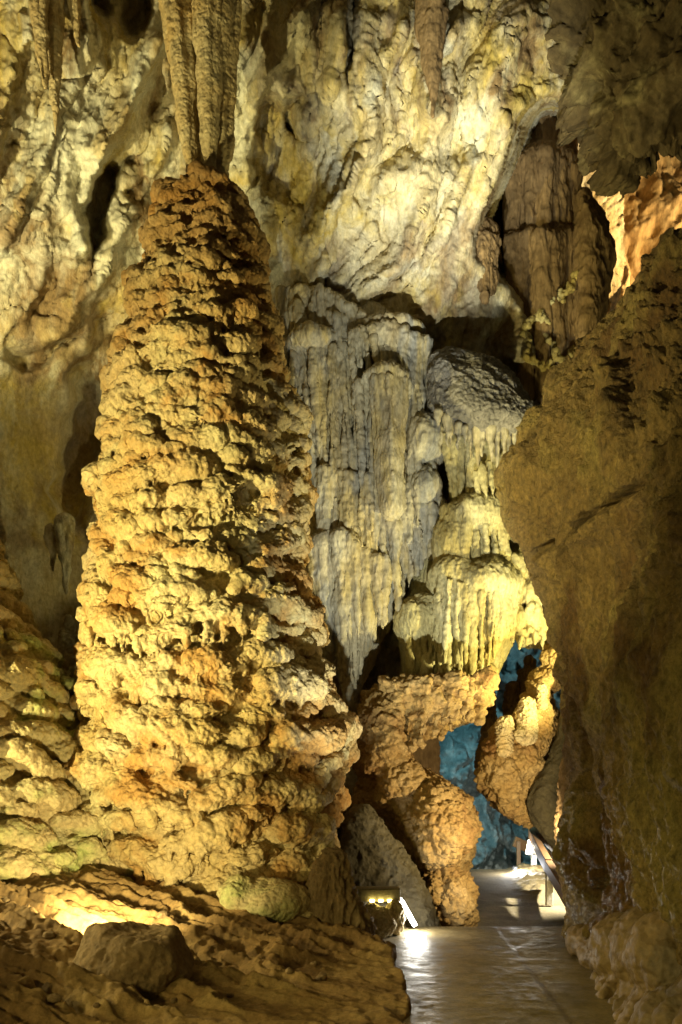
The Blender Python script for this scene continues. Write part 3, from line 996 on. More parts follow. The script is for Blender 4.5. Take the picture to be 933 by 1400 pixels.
GT = 'stalactites hanging from the cave walls'
lone((72, -20), (76, 185), 10.4, .16, .015, 'slim tapering stalactite low on the pale left wall, longest near the top left corner', M_tite, 1, GT)
lone((55, -20), (62, 120), 10.2, .14, .03, 'stubby knobbly stalactite just left of the slim one at top left', M_tite, 2, GT)
lone((100, -20), (108, 62), 10.5, .12, .02, 'short stalactite right of the slim one near the top left corner', M_tite, 3, GT)
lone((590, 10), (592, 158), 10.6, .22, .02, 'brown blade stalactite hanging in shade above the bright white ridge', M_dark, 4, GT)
lone((575, 100), (566, 188), 11.2, .10, .01, 'small pale spike just below the brown blade stalactite', M_wall, 5, GT)
lone((228, 85), (229, 128), 10.9, .05, .008, 'thin white straw stalactite left of the long fluted bundle', M_wall, 6, GT)
lone((88, 715), (91, 810), 12.2, .16, .02, 'grey stalactite hanging over the shaded hollow left of the giant stalagmite', M_wall, 7, GT)
lone((70, 725), (73, 780), 12.3, .10, .01, 'short grey spike beside the stalactite over the shaded hollow', M_wall, 8, GT)
v = Vol.view(70, 115, 830, 905, 11.6, 12.4, .02)
spike(v, W(92, 900, 12), W(93, 848, 12), .12, .06, .03); 
link('stalagmite', finish(v, 1, 1, lambda P, N: d_rough(P, N, .02, 4, 4, 9)), M_wall, 'tiny grey stalagmite stub below the hollow between mound and giant stalagmite', 'stalagmite')

# ================================================================== the pale drapery
v = Vol.view(372, 615, 365, 985, 11.35, 13.1, .025)
v.slab([(388, 400), (430, 372), (505, 395), (570, 440), (592, 520), (588, 640), (600, 700), (565, 770), (545, 830), (520, 875), (500, 930), (480, 970),
        (462, 925), (440, 890), (415, 800), (422, 700), (405, 570), (388, 480)], 12.3, .4, .5, k=0)
for c, r in (((535, 452), (.5, .32, .15)), ((525, 515), (.34, .28, .12)), ((470, 742), (.52, .30, .2)), ((430, 470), (.4, .35, .2)), ((582, 605), (.33, .45, .42)), ((580, 670), (.25, .4, .3))):
    v.ell(W(*c, 12.15), r, .08)
flutes(v, [(384, 400, 12.2), (440, 395, 12.1), (495, 435, 12.1)], [(392, 545), (405, 560), (432, 620), (470, 620), (495, 590)], 26, .055, .018, 101)
flutes(v, [(425, 480, 12.05), (480, 470, 12.05)], [(436, 730), (455, 770), (478, 745)], 11, .045, .016, 102, jl=.2)
flutes(v, [(478, 455, 11.85), (530, 445, 11.8), (585, 470, 11.9)], [(484, 560), (520, 520), (560, 590), (588, 560)], 24, .055, .015, 103, jl=.25)
flutes(v, [(485, 520, 11.95), (512, 530, 11.85)], [(488, 760), (512, 720)], 8, .045, .015, 104)
flutes(v, [(548, 520, 12), (592, 600, 12)], [(545, 760), (590, 700)], 10, .055, .02, 105)
flutes(v, [(422, 745, 12.0), (470, 735, 11.9), (525, 770, 12.0)], [(428, 880), (455, 900), (478, 972), (500, 900), (530, 850)], 26, .085, .018, 106, jl=.14)
flutes(v, [(530, 720, 12.05), (605, 690, 12.1)], [(540, 850), (560, 800), (600, 760)], 14, .075, .018, 107)
flutes(v, [(430, 600, 12.2), (520, 640, 12.15)], [(440, 760), (520, 790)], 14, .06, .02, 108)
flutes(v, [(392, 410, 12.12), (480, 440, 12.05), (590, 500, 12.1)], [(425, 700), (478, 930), (560, 790), (596, 720)], 46, .042, .018, 109, jl=.22)
flutes(v, [(430, 640, 12.0), (530, 660, 11.95)], [(440, 860), (478, 960), (530, 840)], 22, .05, .016, 111, jl=.2)
spike(v, W(470, 820, 12.0), W(478, 974, 11.95), .15, .012, .05); spike(v, W(540, 760, 12.1), W(545, 834, 12.05), .13, .015, .05)
link('flowstone_curtain', finish(v, 1, 1, lambda P, N: d_rough(P, N, .05, 2.4, 5, 41, (1.6, 1.6, .6), .012) + .018 * (1 - worley(P, 12, 42)[0])), M_drape,
     'tall pale flowstone curtain of hanging pipes behind the right side of the giant stalagmite', 'flowstone')
v = Vol.view(490, 570, 495, 725, 11.2, 12.2, .018)
v.ell(W(527, 518, 11.8), (.34, .3, .13), .05)
spike(v, W(530, 520, 11.75), W(535, 692, 11.65), .25, .17, .06, 6, .01); v.ell(W(536, 697, 11.65), (.14, .14, .13), .06)
flutes(v, [(508, 520, 11.7), (530, 515, 11.5), (552, 520, 11.65)], [(514, 690), (534, 640), (550, 690)], 13, .045, .015, 110, jl=.15, dY=.04)
link('stalactite', finish(v, 1, 1, lambda P, N: d_rough(P, N, .03, 3, 5, 43, (1.5, 1.5, .5), .01)), M_drape,
     'thick round-ended stalactite hanging in the middle of the pale flowstone curtain', 'stalactite')

# grey dome with its fringe
root = empty('flowstone_dome', W(660, 600, 11.9), 'dark grey rough flowstone dome with a fringe of small stalactites', 'flowstone')
v = Vol.view(570, 750, 465, 620, 11.0, 12.9, .025)
v.slab([(586, 500), (598, 478), (640, 480), (695, 503), (728, 545), (736, 582), (716, 602), (650, 606), (606, 585), (586, 545)], 11.3, .7, .75, k=0)
link('dome', finish(v, 1, 1, lambda P, N: d_rough(P, N, .07, 2.2, 6, 45, (1, 1, 1), .02) + .022 * (1 - worley(P, 15, 46)[0])), M_grey, parent=root)
q = np.random.RandomState(9)
for i in range(15):
    x = 602 + i * 8.6 + q.uniform(-2, 2); y0 = np.interp(x, [600, 640, 725], [572, 596, 590]); L = q.choice([14, 20, 28, 36, 50]) * q.uniform(.85, 1.15)
    Y = 11.6 + q.uniform(-.1, .12)
    v = Vol.view(x - 12, x + 12, y0 - 12, y0 + L + 4, Y - .12, Y + .12, .014, m=.05)
    spike(v, W(x, y0 - 8, Y), W(x + q.uniform(-2, 2), y0 + L, Y), .07 * q.uniform(.7, 1.3), .01, .02, 4, .008, q)
    link('stalactite', finish(v, 1, 1, lambda P, N: d_rough(P, N, .012, 5, 3, 47, rid=0)), M_drape, parent=root)

# gold curtains and dripping tiers beside the right rock
v = Vol.view(600, 785, 580, 915, 11.2, 13.0, .024)
v.slab([(612, 660), (650, 620), (740, 590), (780, 640), (785, 900), (745, 888), (700, 880), (690, 800), (690, 720), (640, 690), (612, 700)], 12.0, .45, .4, k=0)
flutes(v, [(740, 598, 11.8), (680, 628, 11.7), (612, 668, 11.6)], [(752, 650), (690, 690), (618, 735)], 20, .05, .014, 121, jl=.2)
flutes(v, [(604, 596, 11.9), (660, 606, 11.8), (705, 602, 11.85)], [(612, 700), (655, 725), (700, 725)], 26, .055, .02, 127, jl=.25)
flutes(v, [(690, 690, 11.85), (735, 690, 11.9)], [(692, 740), (720, 735)], 8, .06, .02, 122)
flutes(v, [(712, 715, 11.85), (745, 720, 11.9)], [(714, 785), (745, 780)], 6, .07, .02, 123)
for k, (y0, y1, n) in enumerate(((762, 806, 7), (798, 840, 7), (836, 884, 7))):
    for i in range(n):
        x = 703 + i * 9.6 + rs.uniform(-2, 2); Y = 11.8 + .05 * k + rs.uniform(-.04, .04)
        v.ell(W(x, y0 + 8, Y), (.085, .11, .13), .04); spike(v, W(x, y0 + 12, Y), W(x + rs.uniform(-2, 2), y1 + rs.uniform(-5, 5), Y - .02), .075, .015, .03)
link('flowstone_curtain', finish(v, 1, 1, lambda P, N: d_rough(P, N, .035, 3, 5, 49, (1.3, 1.3, .8), .01)), M_green,
     'golden curtain with stacked rows of plump drips beside the dark right rock', 'flowstone')

# green-lit flowstone cascade
v = Vol.view(540, 740, 655, 1010, 11.2, 13.3, .024)
v.slab([(560, 800), (600, 700), (635, 668), (686, 690), (706, 760), (714, 800), (702, 870), (690, 900), (668, 940), (668, 962), (650, 985), (600, 1000), (560, 1000), (545, 900)], 12.15, .45, .5, k=0)
for c, Y, r in (((652, 712), 12.0, (.52, .5, .36)), ((622, 745), 12.0, (.34, .4, .5)), ((664, 800), 11.85, (.50, .52, .34)), ((620, 790), 11.9, (.35, .4, .3)), ((575, 850), 12.1, (.38, .35, .4))):
    v.ell(W(*c, Y), r, .08)
flutes(v, [(605, 700, 11.85), (650, 690, 11.65), (690, 715, 11.8)], [(605, 790), (650, 800), (692, 780)], 30, .045, .025, 131, jl=.25)
flutes(v, [(600, 790, 11.7), (640, 800, 11.55), (685, 780, 11.5), (710, 800, 11.75)], [(585, 900), (632, 945), (660, 925), (682, 885), (704, 860)], 52, .045, .02, 132, jl=.14)
flutes(v, [(552, 830, 11.9), (618, 830, 11.85)], [(565, 930), (600, 925), (635, 905)], 18, .06, .02, 133, jl=.25)
flutes(v, [(560, 900, 12), (640, 900, 11.9), (668, 920, 11.95)], [(556, 985), (620, 985), (662, 958)], 14, .10, .04, 134, jl=.1)
link('flowstone_cascade', finish(v, 1, 1, lambda P, N: d_rough(P, N, .04, 2.6, 5, 55, (1.6, 1.6, .6), .012) + .014 * (1 - worley(P, 16, 56)[0])), M_green,
     'yellow-green tiered flowstone cascade with long fluted folds above the opening', 'flowstone')

# orange column by the path
v = Vol.view(475, 665, 925, 1290, 10.0, 12.9, .024)
v.slab([(488, 985), (505, 938), (570, 930), (668, 935), (660, 965), (620, 990), (585, 1012), (562, 1022), (572, 1050), (600, 1062), (632, 1085), (648, 1120), (645, 1160),
        (636, 1195), (652, 1225), (652, 1285), (590, 1285), (575, 1225), (545, 1190), (520, 1150), (486, 1120), (488, 1050)], 11.0, .6, .55, k=0)
q = np.random.RandomState(3)
for c, Y, r in (((596, 1128), 11.1, (.50, .75, .62)), ((612, 1225), 11.2, (.36, .65, .42)), ((525, 1010), 11.2, (.36, .55, .6)), ((545, 1075), 11.2, (.34, .55, .35)), ((590, 960), 11.2, (.6, .5, .32)), ((640, 950), 11.2, (.3, .4, .26))):
    v.ell(W(*c, Y), r, .1)
flutes(v, [(520, 935, 10.95), (600, 930, 10.75), (662, 930, 10.9)], [(535, 1030), (585, 1018), (655, 985)], 24, .07, .02, 141, jl=.3)
link('flowstone_column', finish(v, 1, 1, lambda P, N: d_popcorn(P, N, .085, .095, .03, .045, .10, 61)), M_orange,
     'bulging orange knobbly column standing at the left side of the path', 'column')
v = Vol.view(555, 600, 985, 1085, 12.6, 13.6, .03)
for i in range(4):
    spike(v, W(562 + i * 10, 985, 13.1), W(563 + i * 9, 1080, 13.1), .11, .09, .03)
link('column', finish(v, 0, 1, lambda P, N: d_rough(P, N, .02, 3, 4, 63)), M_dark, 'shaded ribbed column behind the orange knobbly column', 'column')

# hanging rock with little stalagmites on it
v = Vol.view(640, 780, 880, 1150, 10.9, 12.9, .02)
v.slab([(652, 1040), (672, 1005), (682, 992), (702, 985), (722, 960), (742, 938), (762, 958), (764, 1000), (756, 1030), (742, 1058), (728, 1085), (726, 1105), (742, 1122),
        (762, 1142), (735, 1132), (700, 1118), (672, 1100), (650, 1065)], 11.4, .5, .42, k=0)
v.slab([(712, 960), (735, 925), (745, 885), (775, 880), (775, 930), (752, 950), (735, 968)], 11.7, .3, .25)
link('hanging_rock', finish(v, 1, 1, lambda P, N: d_popcorn(P, N, .10, .14, .032, .05, .10, 65)), M_orange,
     'golden knobbly rock mass hanging in the opening over the far path', 'rock')
GS = 'stalagmites on the hanging rock'
for (x, y0, y1, r0, r1, Y, lab) in ((690, 1025, 980, .085, .105, 11.15, 'club-headed pinkish stalagmite on the left shoulder of the hanging rock'),
                                    (721, 1005, 955, .13, .10, 11.15, 'fat rounded golden stalagmite in the middle of the hanging rock'),
                                    (741, 965, 937, .055, .045, 11.45, 'slender knob stalagmite on the very top of the hanging rock'),
                                    (711, 1008, 998, .045, .04, 11.0, 'tiny grey stub stalagmite between the club-headed and fat ones')):
    v = Vol.view(x - 20, x + 20, y1 - 8, y0 + 8, Y - .2, Y + .2, .012, m=.04)
    spike(v, W(x, y0, Y), W(x, y1 + r1 * F / Y, Y), r0, r1, .03, 4, .004)
    link('stalagmite', finish(v, 1, 1, lambda P, N: d_rough(P, N, .014, 5, 4, 67)), M_tite, lab, 'stalagmite', GS)
for (x, y0, y1, Y, r0, lab) in ((700, 965, 934, 13.2, .16, 'dark stub silhouetted against the blue cavern nearest the orange arch'),
                                (713, 945, 914, 13.3, .11, 'dark rounded stub silhouetted against blue just left of the tall dark spike'),
                                (725, 960, 899, 13.1, .15, 'tall dark spike silhouetted against the blue cavern above the hanging rock')):
    v = Vol.view(x - 25, x + 25, y1 - 10, y0 + 12, Y - .3, Y + .3, .018, m=.05)
    spike(v, W(x + 3, y0 + 8, Y), W(x, y1 + 6, Y), r0, r0 * .5, .05, 4, .01)
    link('stalagmite', finish(v, 1, 1, lambda P, N: d_rough(P, N, .03, 4, 4, 69)), M_dark, lab, 'stalagmite', 'dark stubs against the blue cavern')
v = Vol.view(650, 690, 925, 1080, 12.6, 13.6, .024)
v.slab([(660, 930), (675, 930), (678, 1000), (682, 1050), (655, 1070), (650, 1040), (662, 1000)], 12.9, .2, .2, k=0)
link('column', finish(v, 1, 1, lambda P, N: d_rough(P, N, .03, 3, 5, 71)), M_dark, 'thin dark column behind the left edge of the hanging rock', 'column')

# slanting slab and strip right of the hanging rock
v = Vol.view(715, 830, 880, 1240, 10.1, 12.2, .03)
v.slab([(775, 900), (830, 900), (830, 1230), (800, 1230), (765, 1165), (722, 1110), (728, 1085), (750, 1045), (768, 1000)], 11.2, .3, .25, k=0)
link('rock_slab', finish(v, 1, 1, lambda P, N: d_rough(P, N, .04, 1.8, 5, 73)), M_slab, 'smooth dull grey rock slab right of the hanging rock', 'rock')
v = Vol.view(755, 830, 1000, 1290, 9.0, 10.6, .024)
v.slab([(763, 1060), (775, 1030), (830, 1010), (830, 1285), (778, 1280), (770, 1210), (760, 1150)], 9.4, .4, .3, k=0)
link('rock', finish(v, 1, 1, lambda P, N: d_popcorn(P, N, .03, .08, .014, .04, .04, 75)), M_dark, 'pitted brown rock strip above the railing, tucked behind the wet right rock', 'rock')

# ================================================================== upper right
v = Vol.view(670, 800, 95, 560, 12.9, 15.6, .035)
v.slab([(742, 100), (775, 130), (790, 220), (792, 330), (800, 470), (795, 560), (715, 560), (700, 470), (688, 350), (690, 250), (706, 170)], 13.5, .8, .8, k=0)
v.ell(W(740, 235, 13.6), (.62, .45, .3), .1); v.ell(W(748, 345, 13.55), (.7, .5, .3), .1)
flutes(v, [(694, 232, 13.4), (735, 215, 13.15), (786, 240, 13.4)], [(696, 350), (740, 400), (790, 350)], 18, .12, .05, 151, k=.03, jl=.25)
flutes(v, [(692, 330, 13.3), (745, 330, 13.05), (795, 330, 13.3)], [(715, 540), (750, 560), (790, 550)], 18, .12, .05, 152, k=.03, jl=.25)
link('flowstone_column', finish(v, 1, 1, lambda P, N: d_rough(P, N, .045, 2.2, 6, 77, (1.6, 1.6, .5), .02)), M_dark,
     'dark brown fluted flowstone column in the recess at upper right', 'column')
v = Vol.view(765, 865, 240, 500, 12.2, 14.4, .035)
v.slab([(790, 250), (820, 285), (836, 345), (832, 400), (824, 450), (815, 500), (785, 500), (778, 400), (782, 320)], 12.7, .6, .5, k=0)
link('column', finish(v, 1, 1, lambda P, N: d_rough(P, N, .07, 1.6, 6, 79, (1.4, 1.4, .7), .03)), M_dark, 'dark jagged pillar left of the bright orange chamber', 'column')
v = Vol.view(625, 690, 290, 425, 11.9, 13.0, .022)
v.ell(W(655, 330, 12.6), (.3, .3, .3))
flutes(v, [(636, 320, 12.4), (680, 330, 12.4)], [(645, 400), (675, 415)], 10, .08, .03, 153, jl=.15)
link('flowstone_drape', finish(v, 1, 1, lambda P, N: d_rough(P, N, .04, 3, 5, 81, (1.5, 1.5, .6))), M_dark, 'small brown drape under the pale overhang edge', 'flowstone')
# frosty crust
v = Vol.view(705, 800, 370, 520, 12.2, 13.6, .016)
q = np.random.RandomState(8)
for line in ([(788, 372), (780, 396), (764, 402), (770, 412)], [(735, 432), (748, 440), (742, 460), (756, 470), (760, 488), (776, 496), (782, 478)], [(712, 450), (724, 470), (720, 490), (745, 500), (770, 512)],
             [(764, 402), (750, 420), (735, 432)], [(712, 450), (735, 432)], [(745, 500), (760, 488)]):
    for (ax, ay), (bx, by) in zip(line[:-1], line[1:]):
        for t in np.linspace(0, 1, 16):
            p = W(ax + (bx - ax) * t + q.normal() * 2.2, ay + (by - ay) * t + q.normal() * 2.2, 12.95 + q.normal() * .05)
            v.ell(p, np.array([q.uniform(.026, .055), q.uniform(.03, .07), q.uniform(.026, .055)]), .02)
link('crust', finish(v, 1, 1, lambda P, N: d_popcorn(P, N, .02, .06, .006, .03, .01, 83)), M_green, 'bright frilly mineral crust on the foot of the dark fluted column', 'crust')

# rock ceiling at upper right
v = Vol.view(725, 1150, -120, 310, 9.3, 12.4, .045)
yf = TPS([(735, -100, 10.9), (735, 120, 11.1), (830, 60, 10.5), (830, 280, 11.2), (933, 0, 9.8), (933, 170, 10.2), (1150, -100, 9.4), (1150, 150, 9.5)])
v.slab([(730, -130), (752, 40), (742, 112), (790, 160), (800, 215), (822, 245), (850, 252), (872, 228), (900, 208), (940, 172), (1150, 110), (1150, -130)], yf, .55, .6, k=0, smooth=1)


def d_crag(P, N):
    wv = .25 * fbm(P, .8, 3, 7)
    t = (P[:, 0] * .75 - P[:, 2] * .55 + wv) * 1.7
    fr = t - np.floor(t)
    q = P + .12 * np.stack([fbm(P, 1.8, 3, 181), fbm(P, 1.8, 3, 182), fbm(P, 1.8, 3, 183)], 1)
    return .30 * facets(q * np.array([1.2, .5, .9]), 1.5, 185) + .10 * facets(q, 4, 186) + .25 * (np.where(fr < .75, fr / .75, (1 - fr) / .25) - .5) + .20 * fbm(P, 1.6, 6, 85, .58) + .05 * fbm(P, 4, 3, 86, .5, ridge=True)


link('rock_overhang', finish(v, 1, 1, d_crag), M_ceil, 'craggy overhanging rock at the top right corner with patchy light', 'rock')

# the great rock on the right
v = Vol.view(690, 1250, 340, 1330, 5.2, 9.8, .05, m=.2)
yr = TPS([(697, 640, 8.0), (735, 560, 8.0), (760, 510, 8.0), (860, 430, 7.2), (933, 365, 6.6), (752, 760, 8.2), (765, 900, 8.4), (785, 1060, 8.6), (775, 1200, 8.7), (790, 1280, 8.8),
          (820, 560, 7.0), (850, 640, 6.4), (933, 560, 6.0), (933, 700, 5.6), (800, 700, 7.4), (830, 760, 7.3), (880, 720, 6.3), (820, 900, 7.2), (933, 900, 5.3), (820, 1040, 7.6), (850, 1100, 6.8), (933, 1100, 5.4),
          (830, 1230, 7.8), (880, 1250, 6.5), (933, 1280, 5.7), (1250, 600, 5.0), (1250, 1200, 5.0), (1250, 350, 5.6)])
v.slab([(1250, 200), (1000, 330), (935, 362), (905, 395), (862, 428), (815, 470), (765, 508), (742, 560), (722, 612), (697, 640), (700, 672), (718, 712), (742, 752), (757, 790), (760, 860), (766, 950),
        (778, 1010), (792, 1060), (786, 1130), (776, 1195), (784, 1262), (800, 1305), (880, 1400), (1250, 1400)], yr, .8, .75, k=0)


def d_right(P, N):
    q = P * np.array([1.2, 1.2, .6])
    d = .17 * fbm(q, .9, 5, 87, .52) + .05 * facets(q + .15 * np.stack([fbm(P, 1.5, 3, 191)] * 3, 1), 1.1, 190) + .05 * fbm(q, 3.0, 6, 88, .6) + .045 * fbm(q, 3.4, 4, 188, .55, ridge=True)
    # the long crack that climbs to the right
    px = HX + P[:, 0] / P[:, 1] * F; py = HY - (P[:, 2] - CZ) / P[:, 1] * F
    w = 6 * fbm(P, 3, 3, 89)
    d -= .32 * np.exp(-(line_dist([(752, 745), (790, 740), (815, 700), (850, 675), (905, 655), (960, 600)], px + w, py + w) / 5.5) ** 2)
    d -= .2 * np.exp(-(line_dist([(775, 800), (768, 880), (775, 960)], px + w, py) / 5) ** 2)
    d += .14 * np.exp(-(line_dist([(838, 520), (852, 580), (842, 660), (815, 720)], px + w, py) / 17) ** 2)
    rough = sstep(850, 900, px + 40 * fbm(P, .8, 3, 90)) * sstep(860, 700, py)
    d += rough * (.16 * fbm(P, 2.0, 6, 91, .6) + .07 * fbm(P, 5, 3, 92, .5, ridge=True))
    low = sstep(1060, 1160, py)
    d += low * .05 * fbm(P * np.array([3, 3, .5]), 1.6, 4, 93, .5, ridge=True)
    d -= .42 * np.exp(-(line_dist([(800, 1010), (822, 1100), (828, 1180), (824, 1260)], px + w, py) / 9) ** 2) * low
    return d


link('rock_buttress', finish(v, 2, 2, d_right), M_right, 'huge smooth olive-brown rock buttress bulging over the right side of the path', 'rock')
# its wet foot
v = Vol.view(778, 1010, 1235, 1460, 4.6, 9.4, .03, m=.1)
q = np.random.RandomState(12)
for c, Y, r in (((803, 1286), 8.3, (.20, .4, .16)), ((826, 1306), 7.7, (.22, .45, .16)), ((858, 1295), 7.0, (.32, .35, .3)), ((905, 1300), 6.4, (.4, .4, .35)), ((960, 1310), 5.9, (.5, .5, .4))):
    v.ell(W(*c, Y), r, .08)
for i in range(15):
    t = i / 14
    Yt = 7.6 - 2.9 * t
    a = W(np.interp(t, [0, 1], [850, 1010]), np.interp(t, [0, 1], [1308, 1330]), Yt)
    x1 = np.interp(t, [0, .35, 1], [2.36, 2.12, 2.0]); b = np.array([x1 + q.uniform(-.05, .05), Yt - .35, -.02])
    spike(v, a + [.15, 0, 0], b, .20 * q.uniform(.8, 1.2), .07, .05, 3, .02, q)
link('wet_flowstone', finish(v, 1, 1, lambda P, N: d_rough(P, N, .05, 2.2, 5, 95, (1, 1, 1), .015)), M_apron, 'wet glossy rippled flowstone foot under the right rock beside the path', 'flowstone')

# lower rim rock in front of the orange chamber
v = Vol.view(845, 1050, 320, 470, 7.8, 10.0, .04)
v.slab([(845, 440), (880, 385), (905, 360), (935, 330), (1050, 280), (1050, 470), (850, 470)], 8.6, .5, .4, k=0)
link('rock', finish(v, 1, 1, lambda P, N: d_rough(P, N, .10, 1.6, 6, 97)), M_dark, 'dark rim rock below the bright orange chamber at the right edge', 'rock')

# ================================================================== ledge, lights, railing
v = Vol.view(455, 610, 1085, 1290, 9.3, 11.2, .022)
v.slab([(462, 1120), (492, 1098), (535, 1140), (572, 1195), (590, 1240), (598, 1282), (548, 1282), (460, 1282)], TPS([(462, 1120, 9.9), (600, 1120, 10.3), (462, 1282, 9.8), (600, 1282, 10.05)]), .25, .15, k=0)
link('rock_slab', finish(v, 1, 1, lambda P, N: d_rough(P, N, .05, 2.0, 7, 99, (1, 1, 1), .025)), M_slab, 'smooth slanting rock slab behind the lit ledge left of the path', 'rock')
root = empty('light_ledge', W(520, 1280, 9.6), 'low concrete ledge with a row of lamps glowing under its lip', 'lamp')
link('ledge', box(W(508, 1222, 9.62), (.34, 0, 0), (0, .16, 0), (0, 0, .075), .012), M_conc, parent=root, smooth=False)
for i, x in enumerate((509, 521, 533)):
    link('lamp', box(W(x, 1231.5, 9.44), (.026, 0, 0), (0, .012, 0), (0, 0, .014), .004), M_led_y, parent=root, smooth=False)
link('lamp', box(W(546, 1229.5, 9.5), (.03, 0, 0), (0, .014, 0), (0, 0, .018), .004), M_led_w, parent=root, smooth=False)
root = empty('light_strip', W(567, 1268, 9.8), 'bright white strip of lights running down the slab to the path', 'lamp')
a, b = W(549, 1232, 9.62), W(568, 1266, 9.72)
link('channel', beam(a + [0, .03, 0], b + [0, .03, 0], .07, .02, .004, up=(0, 1, 0)), M_black, parent=root, smooth=False)
for i in range(8):
    t = (i + .5) / 8
    c = a + (b - a) * t
    link('lamp', beam(c - (b - a) * .048, c + (b - a) * .048, .055, .04, .008, up=(0, 1, 0)), M_led_w, parent=root, smooth=False)
v = Vol.view(490, 560, 1230, 1290, 8.9, 9.8, .015)
v.ell(W(520, 1262, 9.3), (.2, .2, .17)); v.ell(W(540, 1255, 9.4), (.12, .15, .2)); v.ell(W(508, 1255, 9.4), (.1, .15, .16))
link('rock', finish(v, 1, 1, lambda P, N: d_popcorn(P, N, .035, .08, .01, .03, .03, 103)), M_mound, 'small lumpy yellow-lit rock tucked under the concrete ledge', 'rock')

root = empty('railing', W(752, 1237, 13.66), 'wooden railing on pale posts along the far path', 'railing')


def post(x, y0, y1, Y, w, mat=M_post):
    a, b = W(x, y0, Y), W(x, y1, Y)
    return link('post', beam(a, b, w, w, .008, up=(0, 1, 0)), mat, parent=root, smooth=False)


post(751, 1238, 1183, 13.66, .11); post(730, 1192, 1140, 18.2, .11); post(709, 1190, 1150, 20.0, .10, M_wood); post(752, 1176, 1150, 21, .10, M_wood)
link('rail', beam(W(726, 1139, 18.3), W(750, 1184, 13.6), .12, .24, .01), M_wood, parent=root, smooth=False)
link('rail', beam(W(750, 1184, 13.58), W(782, 1236, 10.9), .12, .2, .01), M_wood, parent=root, smooth=False)
link('rail', beam(W(731, 1133, 18.1), W(775, 1172, 14), .06, .24, .01), M_wood, parent=root, smooth=False)
link('rail', beam(W(703, 1150, 20), W(772, 1182, 20.5), .06, .26, .01), M_wood, parent=root, smooth=False)
link('rail', beam(W(760, 1190, 14.5), W(785, 1222, 11.6), .06, .2, .01), M_wood, parent=root, smooth=False)
root = empty('path_lamp', W(725, 1192, 18.0), 'small glowing box lamp fixed to the railing post', 'lamp')
link('lamp_shade', box(W(725, 1158, 17.9), (.07, 0, 0), (0, .05, 0), (.03, 0, .16), .02), M_lamp, parent=root, smooth=False)
link('bracket', box(W(727, 1168, 17.95), (.08, 0, 0), (0, .06, 0), (0, 0, .02), .005), M_black, parent=root, smooth=False)
root = empty('floor_spotlight', W(706, 1194, 17.9), 'tiny dazzling spotlight on the floor at the far end of the path', 'lamp')
c = W(706, 1190, 17.9)
link('housing', lathe(c + [0, .12, -.12], [(.0, 0), (.09, 0), (.09, .1), (.06, .2), (.0, .21)], 14), M_black, parent=root)
link('lens', lathe(c + [0, 0, -.035], [(.0, 0), (.035, .0), (.05, .035), (.035, .07), (0, .07)], 12), M_spot, parent=root)

# ================================================================== lights
def lamp(kind, loc, power, col, aim=None, size=.08, ang=120, blend=.6):
    d = bpy.data.lights.new('cave_' + kind.lower(), kind); d.energy = power; d.color = col; d.shadow_soft_size = size
    o = bpy.data.objects.new('cave_light', d); COL.objects.link(o); o.location = loc
    if kind == 'SPOT':
        d.spot_size = math.radians(ang); d.spot_blend = blend
    if aim is not None:
        from mathutils import Vector
        o.rotation_euler = (Vector(aim) - Vector(loc)).to_track_quat('-Z', 'Y').to_euler()
    return o


WARM = (1, .80, .40); YEL_L = (1, .84, .36); COOL = (1, .97, .82); ORG = (1, .62, .22)
lamp('SPOT', (-5.8, 4.0, 1.35), 5400, (1, .87, .36), W(270, 660, 9.6), .07, 70, 1.0)           # main flood, left of the frame
lamp('SPOT', (-1.95, 6.75, .64), 260, YEL_L, W(60, 1170, 8.6), .04, 165, .5)                 # small lamp behind the boulder
lamp('SPOT', W(-420, 640, 7.4), 3500, (1, .89, .42), W(10, 150, 11), .08, 66, 1.0)           # left wall flood
lamp('SPOT', (.0, 5.0, .20), 11500, (.98, .98, .74), W(610, 215, 11.6), .05, 21, 1.0)       # white floods low beside the path
lamp('SPOT', (.55, 6.2, .14), 2000, (.97, .99, .76), W(535, 640, 12.2), .05, 46, .9)
lamp('SPOT', (-5.2, 7.0, 2.1), 700, (1, .82, .34), (-.6, 6.6, .2), .06, 44, 1.0)          # raking light across the slope
lamp('SPOT', (-3.3, 4.6, 2.4), 1500, (1, .82, .30), W(790, 660, 7.2), .06, 40, 1.0)         # added unseen spot, grazes the right rock to bring out relief
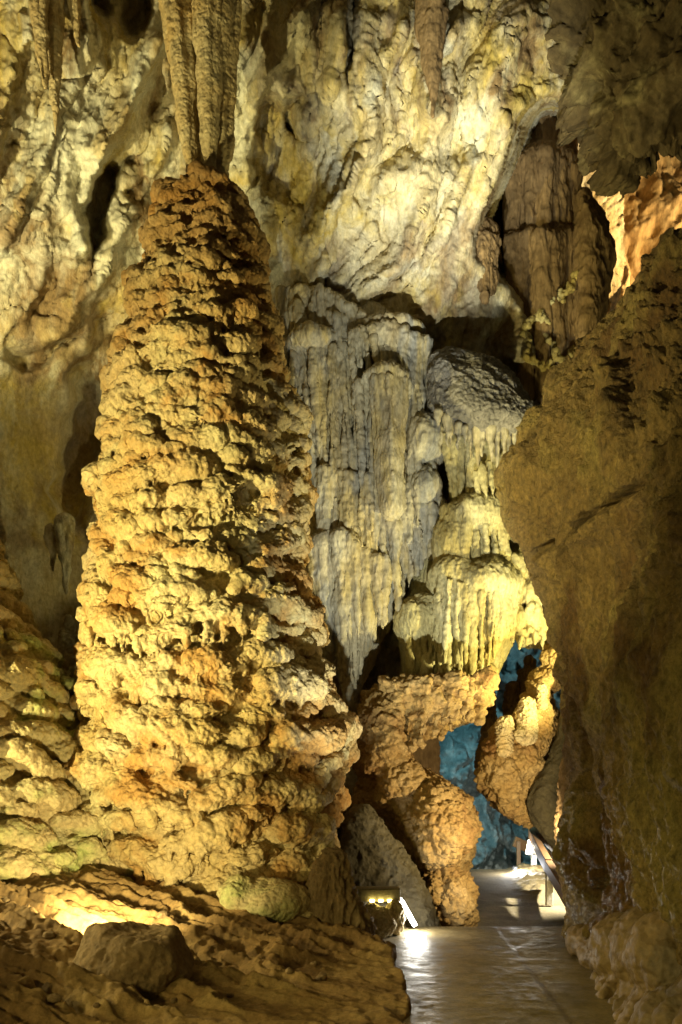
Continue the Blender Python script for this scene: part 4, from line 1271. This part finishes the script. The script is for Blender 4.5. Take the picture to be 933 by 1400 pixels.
lamp('SPOT', (-4.6, 2.4, 2.3), 240, (1, .78, .26), (-1.2, 6.2, .2), .15, 70, 1.0)            # added dim fill, unseen, brightens the front slope
lamp('SPOT', W(850, 960, 9.9), 720, (1, .87, .34), W(650, 750, 12), .05, 120, .6)           # behind the right rock
lamp('SPOT', (2.42, 9.2, 1.15), 300, (1, .80, .42), W(600, 1080, 11.2), .05, 120, .6)      # orange column
lamp('SPOT', W(570, 960, 17.5), 800, (.24, .60, .68), W(680, 1000, 23), .2, 150, .6)       # blue cavern
lamp('SPOT', W(1010, 330, 14.3), 1100, (1, .72, .33), W(870, 320, 17.5), .1, 140, .6)       # orange chamber
lamp('SPOT', (-2.6, 1.6, 1.2), 380, (1, .83, .26), W(760, 1060, 6.5), .25, 86, 1.0)            # added weak fill near the viewer, mainly for the right rock
lamp('POINT', W(725, 1158, 17.5), 40, (1, .9, .7), None, .06)
lamp('POINT', W(706, 1184, 17.4), 70, (.97, .98, 1), None, .04)
lamp('SPOT', W(860, 1110, 13.5), 1700, (1, .95, .8), W(700, 1220, 15), .05, 120, .6)          # far path
lamp('POINT', W(572, 1258, 9.5), 26, (1, .97, .86), None, .05)

w = bpy.data.worlds.new('World'); bpy.context.scene.world = w; w.use_nodes = True
bg = w.node_tree.nodes['Background']
bg.inputs[0].default_value = (1, .84, .38, 1); bg.inputs[1].default_value = .042

# ------------------------------------------------------------------ camera and render
cam = bpy.data.cameras.new('camera'); co = bpy.data.objects.new('camera', cam); COL.objects.link(co)
co.location = (0, 0, CZ); co.rotation_euler = (math.pi / 2, 0, 0)
cam.sensor_fit = 'VERTICAL'; cam.sensor_height = 36; cam.lens = 36 * F / 1400
cam.shift_y = (HY - 700) / 1400; cam.clip_end = 300; cam.clip_start = .05
sc = bpy.context.scene
sc.camera = co
sc.view_settings.view_transform = 'Standard'; sc.view_settings.look = 'None'; sc.view_settings.exposure = 0; sc.view_settings.gamma = 1
sc.cycles.max_bounces = 5; sc.cycles.diffuse_bounces = 3; sc.cycles.glossy_bounces = 2
sc.cycles.sample_clamp_indirect = 4
